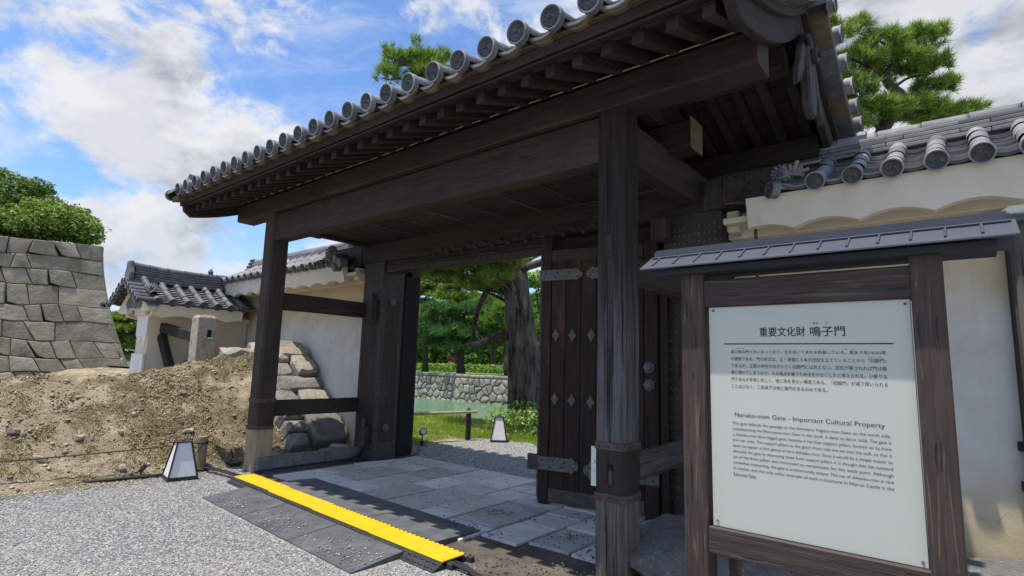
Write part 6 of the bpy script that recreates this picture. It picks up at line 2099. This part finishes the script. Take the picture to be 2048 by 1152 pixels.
NB = [(-11.90, 9.02, 10.02, .34, .26), (-11.60, 9.45, 10.12, .36, .30), (-11.98, 8.82, 9.50, .34, .30), (-11.20, 10.10, 10.38, .22, .30), (-11.58, 9.45, 10.62, .12, .34), (-12.0, 8.75, 10.15, .14, .34), (-11.35, 9.85, 10.2, .30, .28), (-11.38, 9.81, 9.70, .6, .4), (-11.10, 10.36, 9.47, .85, .5), (-10.0, 12.6, 8.9, .9, .4), (-9.2, 13.2, 8.6, 1.1, .5), (-8.0, 13.3, 8.2, 1.0, .5),
      (-8.43, 10.01, 4.10, .50, .24), (-8.90, 9.99, 4.12, .6, .28), (-9.74, 10.07, 4.16, .75, .30), (-10.78, 10.26, 4.12, .85, .34), (-8.78, 10.10, 3.70, .36, .26), (-9.69, 10.62, 3.60, .5, .26), (-11.6, 10.6, 4.0, .7, .3), (-10.2, 10.9, 3.75, .6, .26), (-7.4, 11.2, 4.7, .7, .3)]
pine('pine_tree', 'great old pine with a thick leaning trunk seen through the open gateway',
     [(-8.86, 11.55, -0.1), (-8.84, 11.4, 0.9), (-8.85, 11.17, 2.25), (-8.93, 11.05, 3.28), (-8.99, 10.99, 4.06), (-9.06, 10.91, 4.86), (-9.26, 10.77, 6.92), (-9.8, 10.6, 8.3), (-10.9, 10.0, 9.6)], [0.58, 0.47, 0.40, 0.345, 0.31, 0.27, 0.22, 0.15, 0.05],
     NB, 420, 30, 0.24, 0.009, 'needles_light', 5,
     limbs=[([(-8.95, 11.1, 2.30), (-9.15, 10.75, 2.36), (-9.30, 10.5, 2.27), (-9.42, 10.2, 2.12), (-9.62, 9.95, 2.05)], 0.13, 0.045), ([(-9.0, 10.98, 4.1), (-9.25, 10.79, 3.99), (-9.98, 11.04, 3.61), (-10.43, 11.15, 3.09), (-10.60, 11.23, 2.6), (-10.62, 11.2, 2.2)], 0.12, 0.05), ([(-8.95, 10.97, 4.0), (-8.6, 10.99, 4.12), (-8.0, 11.06, 4.22), (-7.4, 11.2, 4.5)], 0.13, 0.07)])

FP = [(-29.66, 27.9, 5.40, 1.7, .5), (-28.69, 29.32, 5.38, 1.8, .6), (-27.45, 30.50, 4.50, 1.4, .6), (-30.32, 27.9, 3.94, 1.6, .7), (-28.80, 28.23, 3.64, 2.0, .8), (-27.64, 29.96, 2.99, 1.7, .6), (-30.67, 28.0, 2.85, 1.4, .55), (-28.59, 28.60, 2.62, 1.5, .45), (-27.12, 31.04, 3.04, 1.0, .6), (-30.18, 28.23, 4.59, 1.5, .6), (-26.2, 30.3, 3.6, 1.2, .6)]
pine('pine_tree', 'dark spreading pine on the lawn across the moat', [(-28.72, 29.18, 0.84), (-28.67, 29.02, 2.04), (-28.56, 29.0, 4.05), (-28.32, 28.94, 5.51)], [0.36, 0.28, 0.2, 0.08], FP, 75, 18, 0.46, 0.030, 'needles_dark', 7, 'pines across the moat', 'bark_dark', limb_r=.12)
pine('pine_tree', 'bright yellowish pine across the moat close to the door pillar', [(-34.9, 31.2, 0.84), (-34.8, 31.1, 2.6), (-34.7, 31.0, 4.8)], [0.3, 0.22, 0.08],
     [(-34.97, 30.72, 5.12, 1.6, .7), (-34.37, 31.33, 4.52, 1.4, .6), (-35.5, 30.61, 3.86, 1.3, .7), (-34.63, 31.38, 3.06, 1.4, .6), (-36.6, 30.6, 4.4, 1.4, .8), (-36.2, 30.2, 3.0, 1.2, .7)], 75, 18, 0.42, 0.030, 'needles_light', 8, 'pines across the moat', 'bark_dark', limb_r=.12)
BP = [('cloud pruned pine standing high behind the dark pine across the moat', (-36.9, 36.8), [(-36.77, 36.44, 8.71, 1.7, .5), (-36.29, 37.01, 7.6, 1.9, .5), (-38.2, 36.47, 7.9, 1.5, .6), (-36.6, 36.8, 6.4, 1.7, .6), (-37.6, 36.6, 9.5, 1.2, .5)], 'needles_light'),
      ('bright pine just left of the thick trunk across the moat', (-32.9, 37.4), [(-32.99, 37.22, 7.17, 1.7, .6), (-32.6, 37.57, 5.61, 1.6, .55), (-33.4, 37.2, 4.4, 1.5, .55), (-32.4, 37.6, 8.4, 1.3, .5)], 'needles_light'),
      ('tall leafy tree behind the left part of the gateway view', (-42.5, 36.5), [(-41.78, 36.13, 9.26, 2.2, 1.0), (-42.6, 36.6, 7.2, 2.2, 1.0), (-41.2, 36.5, 5.2, 2.0, .9), (-43.6, 37, 9.6, 2.0, 1.0), (-40.0, 38, 6.2, 1.8, .8), (-44, 36, 5.2, 2, 1)], 'leaves_deep'),
      ('tall pine rising behind the thick trunk across the moat', (-35.3, 42.0), [(-35.61, 41.23, 9.24, 2.0, .8), (-34.6, 42.2, 7.6, 1.8, .7), (-36.5, 41.6, 7.0, 1.8, .7), (-35, 41.8, 11, 1.6, .8)], 'needles'),
      ('green tree in the narrow strip between trunk and door', (-29.6, 40.2), [(-29.87, 39.42, 9.31, 1.5, .7), (-29.95, 39.76, 7.06, 1.6, .7), (-29.4, 40.4, 5.26, 1.6, .8), (-30.4, 40.4, 3.6, 1.5, .8), (-28.2, 40, 8, 1.5, .8), (-28.6, 40, 5.8, 1.5, .8)], 'leaves_bush')]


def leaf_mesh(name, pads, dens, size, seed, shell=0.6, flat=0.5):
    rng = np.random.default_rng(seed)
    P = []
    N = []
    for (x, y, z, r, h) in pads:
        n = int(dens * r * (r + h))
        u = rng.normal(0, 1, (n, 3)); u /= np.linalg.norm(u, axis=1, keepdims=True)
        q = shell + (1 - shell) * rng.random((n, 1)) ** 0.5
        lump = 1 + 0.16 * np.sin(u[:, :1] * 9 + x * 3) * np.cos(u[:, 1:2] * 8 + y) + 0.12 * np.sin(u[:, 2:3] * 11 + z)
        P.append(u * q * lump * np.array([r, r, h]) + np.array([x, y, z])); N.append(u)
    p = np.concatenate(P); n_ = np.concatenate(N); n = len(p)
    nn = n_ * 0.6 + rng.normal(0, 0.55, (n, 3)) + np.array([0, 0, flat])
    nn /= np.linalg.norm(nn, axis=1, keepdims=True)
    a = np.cross(nn, rng.normal(0, 1, (n, 3))); a /= np.linalg.norm(a, axis=1, keepdims=True) + 1e-9
    b = np.cross(nn, a)
    s = size * rng.uniform(0.6, 1.3, (n, 1))
    v = np.stack([p - a * s, p + b * s * 0.5 + nn * s * 0.15, p + a * s, p - b * s * 0.5 + nn * s * 0.15], axis=1).reshape(-1, 3)
    f = np.arange(len(v)).reshape(-1, 4)
    return mesh_np(name, v, f)


def leafy(name, label, cat, base, pads, dens, size, mat, seed, group=None, trunk_r=0.12, stem=True, bark='bark_dark', shell=0.6):
    t = thing(name, label, cat, tuple(base), group)
    link('crown', leaf_mesh('crown', pads, dens, size, seed, shell), mat, t)
    b = MB()
    bs = Vector(base)
    ctr = Vector(np.mean([p[:3] for p in pads], axis=0))
    if stem:
        mid = bs.lerp(ctr, 0.45) + Vector((0.1, 0, 0))
        b.tube([bs, bs.lerp(mid, .5), mid], [trunk_r, trunk_r * .8, trunk_r * .6], 8)
        for i, (x, y, z, r, h) in enumerate(pads): b.tube(bent(mid, (x, y, z), 0.1, seed + i, 5), [trunk_r * .5 * (1 - .7 * k / 5) for k in range(6)], 5)
        b.build('trunk', bark, t)
    return t


for i, (lb, (bx, by), pads, mt) in enumerate(BP):
    zt = max(p[2] for p in pads)
    if mt.startswith('needles'):
        pine('pine_tree', lb, [(bx, by, 0.84), (bx + .1, by, zt * .4), (bx - .1, by, zt * .75), (bx, by, zt)], [0.34, 0.26, 0.18, 0.05], pads, 60, 16, 0.55, 0.036, mt, 20 + i, 'pines across the moat', 'bark_dark', limb_r=.12)
    else:
        leafy('broadleaf_tree', lb, 'tree', (bx, by, 0.84), pads, 420, 0.17, mt, 20 + i, trunk_r=.25)
# more trees closing the view across the moat
BK = [('round dark tree far behind the lawn, leftmost in the gateway', (-52, 44), 'leaves_bush'), ('wide dark tree far behind the lawn beyond the tall leafy tree', (-47, 49), 'leaves_bush'), ('dark tree far behind the dark pine', (-43, 53), 'leaves_bush'), ('broad tree far behind the thick trunk', (-38, 55), 'leaves_deep'), ('dark tree far behind the trunk beside the door edge', (-33, 57), 'leaves_bush'), ('far tree showing past the door edge', (-27, 58), 'leaves_bush'), ('far tree closing the view low behind the hedge', (-57, 52), 'leaves_bush')]
rnd = random.Random(9)
for i, (lb, (bx, by), mt) in enumerate(BK):
    pads = [(bx + rnd.uniform(-2.4, 2.4), by + rnd.uniform(-1.5, 1.5), z, rnd.uniform(2.0, 2.8), rnd.uniform(1.0, 1.5)) for z in (1.9, 2.6, 3.4, 4.2, 5.6, 6.9, 8.2, 9.4, 4.8, 7.4)]
    leafy('broadleaf_tree', lb, 'tree', (bx, by, 0.84), pads, 130, 0.34, mt, 50 + i, 'far trees beyond the lawn', trunk_r=.3)
# the wood that closes the distance
TL = [(-75 + j * 3.3 + rnd.uniform(-1, 1), 62 + rnd.uniform(-3, 3) + 0.05 * j, 1.6 + 2.6 * k + rnd.uniform(-.4, .4), rnd.uniform(2.2, 3.0), rnd.uniform(1.5, 2.1)) for j in range(24) for k in range(3)]
link('treeline', leaf_mesh('treeline', TL, 70, 0.5, 77, shell=0.5), 'leaves_bush', None, kind='stuff', label='far wood closing the view behind the garden trees', category='wood')
# low hedge on the lawn across the moat
for k in range(2):
    pads = [(-44 + j * 0.85 + k * 10.5, 34.6 + 0.35 * k + 0.25 * math.sin(j), 1.22, .62, .42) for j in range(12)]
    leafy('hedge', ('clipped hedge beyond the lawn, nearest the door pillar', 'clipped hedge beyond the lawn, nearest the thick trunk')[k], 'hedge', (-39 + k * 10.5, 34.6, 0.84), pads, 330, 0.11, 'leaves_bush', 70 + k, stem=False)
t = pine('pine_tree', 'slim grey trunked pine on the lawn right behind the thick trunk', [(-24.63, 29.61, 0.84), (-24.59, 29.40, 1.93), (-24.38, 29.38, 3.2), (-24.3, 29.4, 5.0)], [0.26, 0.22, 0.17, 0.06], [(-24.4, 29.5, 5.2, 1.6, .6), (-23.6, 29.6, 4.2, 1.4, .5), (-25.3, 29.4, 4.5, 1.3, .5)], 70, 16, 0.5, 0.034, 'needles', 90, 'pines across the moat', 'bark', limb_r=.1)

# pine seen in the slot beside the side wall
pine('pine_tree', 'layered green pine in the gap between the bastion and the side wall', [(-40.4, 11.2, 0.2), (-40.3, 11.1, 1.6), (-40.4, 11.0, 3.6)], [0.3, 0.2, 0.08],
     [(-40.55, 10.66, 3.67, 1.2, .42), (-40.37, 11.46, 3.73, 1.2, .42), (-40.23, 11.04, 3.07, 1.4, .36), (-40.74, 10.50, 2.59, 1.1, .34), (-40.38, 11.67, 2.49, 1.2, .34), (-40.42, 11.07, 1.99, 1.3, .34), (-41.1, 10.3, 3.2, 1.1, .4), (-40.3, 11.6, 1.3, 1.3, .4)], 150, 20, 0.3, 0.026, 'needles_light', 31, None, 'bark_dark', limb_r=.1)

# growth on top of the bastion
leafy('bush', 'rounded bright green bush spilling over the bastion top', 'bush', (-26.4, 4.5, 5.4),
      [(-26.66, 3.98, 6.22, 1.1, .60), (-26.16, 4.73, 6.42, 1.0, .66), (-25.72, 5.30, 6.24, .75, .56), (-26.95, 3.37, 6.05, .95, .5), (-27.09, 4.58, 6.95, 1.0, .5), (-26.5, 5.25, 6.85, .6, .4), (-25.42, 5.50, 5.95, .46, .38), (-27.4, 2.6, 6.0, 1.0, .5)], 1500, 0.075, 'leaves_bright', 41)
leafy('broadleaf_tree', 'darker green tree behind the bush on the bastion', 'tree', (-29.2, 3.3, 5.3),
      [(-28.86, 3.89, 7.58, 1.1, .8), (-29.45, 3.34, 7.96, 1.2, .9), (-28.6, 4.27, 8.05, .65, .5), (-29.9, 2.6, 8.3, 1.2, .8), (-28.6, 3.4, 7.0, .9, .7), (-28.0, 4.7, 7.55, .4, .3), (-30.0, 2.0, 7.4, 1.2, .8)], 900, 0.085, 'leaves_deep', 42, shell=0.5)

# shrubs, grass and rail just beyond the gate
leafy('shrub', 'glossy green shrub hedge behind the far lantern', 'shrub', (-7.6, 10.3, 0),
      [(-8.25 + j * 0.42, 9.75 + 0.25 * j + 0.1 * math.sin(j * 2), 0.30 + 0.05 * math.cos(j), .46, .36) for j in range(9)] + [(-8.1 + j * 0.5, 10.5 + .2 * j, 0.42, .5, .4) for j in range(7)], 900, 0.045, 'leaves_bush', 61, stem=False, shell=0.45)


def grass_patch(name, label, test, n, L, w, mat, seed, box_):
    rng = np.random.default_rng(seed)
    x = rng.uniform(box_[0], box_[1], n); y = rng.uniform(box_[2], box_[3], n)
    keep = np.array([test(a, b) for a, b in zip(x, y)])
    x, y = x[keep], y[keep]; n = len(x)
    a = rng.uniform(0, 6.28, n); ln = L * rng.uniform(0.4, 1.2, n) * np.array([0.7 + 1.3 * max(-.35, noise.noise(Vector((q * 1.6, w_ * 1.6, 7)))) for q, w_ in zip(x, y)]); lean = rng.uniform(0.1, 0.6, n) * ln
    dx, dy = np.cos(a), np.sin(a)
    z = np.zeros(n)
    v = np.stack([np.stack([x - dy * w, y + dx * w, z], 1), np.stack([x + dy * w, y - dx * w, z], 1), np.stack([x + dx * lean, y + dy * lean, z + ln], 1)], axis=1).reshape(-1, 3)
    o = link(name, mesh_np(name, v, np.arange(len(v)).reshape(-1, 3)), mat, None, kind='stuff', label=label, category='grass')
    return o


grass_patch('grass', 'bright fresh grass growing behind the bamboo rail', lambda a, b: a < -8.45 - 0.12 * math.sin(b * 4) and noise.noise(Vector((a * .9, b * .9, 2))) > -0.30 - 0.25 * (b > 8.6), 42000, 0.15, 0.006, 'grass_blades', 66, (-14.5, -8.3, 7.2, 11.9))
grass_patch('grass', 'low grass tufts along the gravel at the shrub hedge', lambda a, b: noise.noise(Vector((a * 1.3, b * 1.3, 5))) > 0.0, 9000, 0.12, 0.005, 'grass_blades', 67, (-9.0, -4.0, 9.1, 9.9))
MB().raw([(-16, 6.7, 0.008), (-8.55, 6.7, 0.008), (-8.35, 8.4, 0.008), (-8.5, 9.4, 0.008), (-4.0, 9.7, 0.008), (-4.0, 12.2, 0.008), (-16, 12.2, 0.008)], [(0, 1, 2, 3, 4, 5, 6)]).build('verge', 'soil', kind='structure')
grass_patch('grass', 'small weeds growing at the foot of the rope post', lambda a, b: True, 60, 0.12, 0.005, 'grass_blades', 68, (-8.50, -8.40, 3.36, 3.44))
grass_patch('grass', 'little green weeds on the edge of the gravel by the bank', lambda a, b: noise.noise(Vector((a * 3, b * 3, 5))) > 0.35, 900, 0.05, 0.006, 'grass_blades', 69, (-8.85, -8.45, 0.6, 3.0))

t = thing('bamboo_rail', 'low bamboo rail on a dark round post behind the gate', 'rail', (-8.3, 8.69, 0))
b = MB()
P0, P1 = Vector((-8.20, 8.86, 0.585)), Vector((-8.74, 7.05, 0.575))
for k in range(6):
    a = P0.lerp(P1, k / 6); c = P0.lerp(P1, (k + 1) / 6)
    b.tube([a, a.lerp(c, .03), a.lerp(c, .97), c], [0.034, 0.030, 0.030, 0.034], 10)
b.build('bamboo', 'bamboo', t, smooth=True)
MB().tube([(-8.30, 8.72, -0.05), (-8.30, 8.72, 0.62)], [0.058, 0.055], 12).build('post', 'charred', t, bevel=0.006)
MB().tube([(-8.70, 7.15, -0.05), (-8.70, 7.15, 0.62)], [0.058, 0.055], 12).build('post', 'charred', t, bevel=0.006)
MB().tube([(-8.30, 8.72, 0.62), (-8.30, 8.72, 0.67)], [0.05, 0.03], 8).build('tie_knot', 'rope', t)


# ---------------------------------------------------------------- a visitor far off across the moat
def build_person():
    t = thing('person', 'tiny far visitor in a red top and white trousers walking behind the hedge', 'person', (-40.6, 39.6, 0.85))
    o = Vector((-40.6, 39.6, 0.85))
    verts = [(0, 0, .95), (0, 0, 1.15), (0, 0, 1.38), (0, 0, 1.50), (0, 0, 1.62), (.10, 0, .90), (.12, .08, .48), (.12, .0, .06), (-.10, 0, .90), (-.12, -.10, .48), (-.12, -.18, .06), (.19, 0, 1.36), (.25, .04, 1.10), (.24, .16, .92), (-.19, 0, 1.36), (-.25, -.04, 1.10), (-.22, .10, .92), (.13, .14, .03), (-.13, -.06, .03)]
    edges = [(0, 1), (1, 2), (2, 3), (3, 4), (0, 5), (5, 6), (6, 7), (0, 8), (8, 9), (9, 10), (2, 11), (11, 12), (12, 13), (2, 14), (14, 15), (15, 16), (7, 17), (10, 18)]
    rad_ = [.14, .13, .15, .06, .10, .09, .065, .045, .09, .065, .045, .065, .05, .04, .065, .05, .04, .04, .04]
    me = bpy.data.meshes.new('body')
    me.from_pydata([tuple(o + Vector(v)) for v in verts], edges, [])
    ob = link('body', me, 'red_cloth', t)
    ob.modifiers.new('skin', 'SKIN'); ob.modifiers.new('sub', 'SUBSURF').levels = 1
    for v, r in zip(me.skin_vertices[0].data, rad_): v.radius = (r, r)
    me.skin_vertices[0].data[0].use_root = True
    b = MB()
    for s, kx, fx in ((1, .08, 0), (-1, -.10, -.18)):
        b.tube([o + Vector((s * .10, 0, .94)), o + Vector((s * .12, kx, .48)), o + Vector((s * .12, fx, .10))], [.115, .09, .075], 10)
    b.build('trousers', 'white_cloth', t, smooth=True)
    MB().tube([o + Vector((0, 0, 1.50)), o + Vector((0, .01, 1.56)), o + Vector((0, .01, 1.63)), o + Vector((0, 0, 1.72))], [.05, .095, .10, .05], 10).build('face', 'skin', t, smooth=True)
    MB().tube([o + Vector((0, .03, 1.58)), o + Vector((0, .03, 1.68)), o + Vector((0, .02, 1.76))], [.10, .115, .05], 10).build('hair', 'charred', t, smooth=True)


build_person()
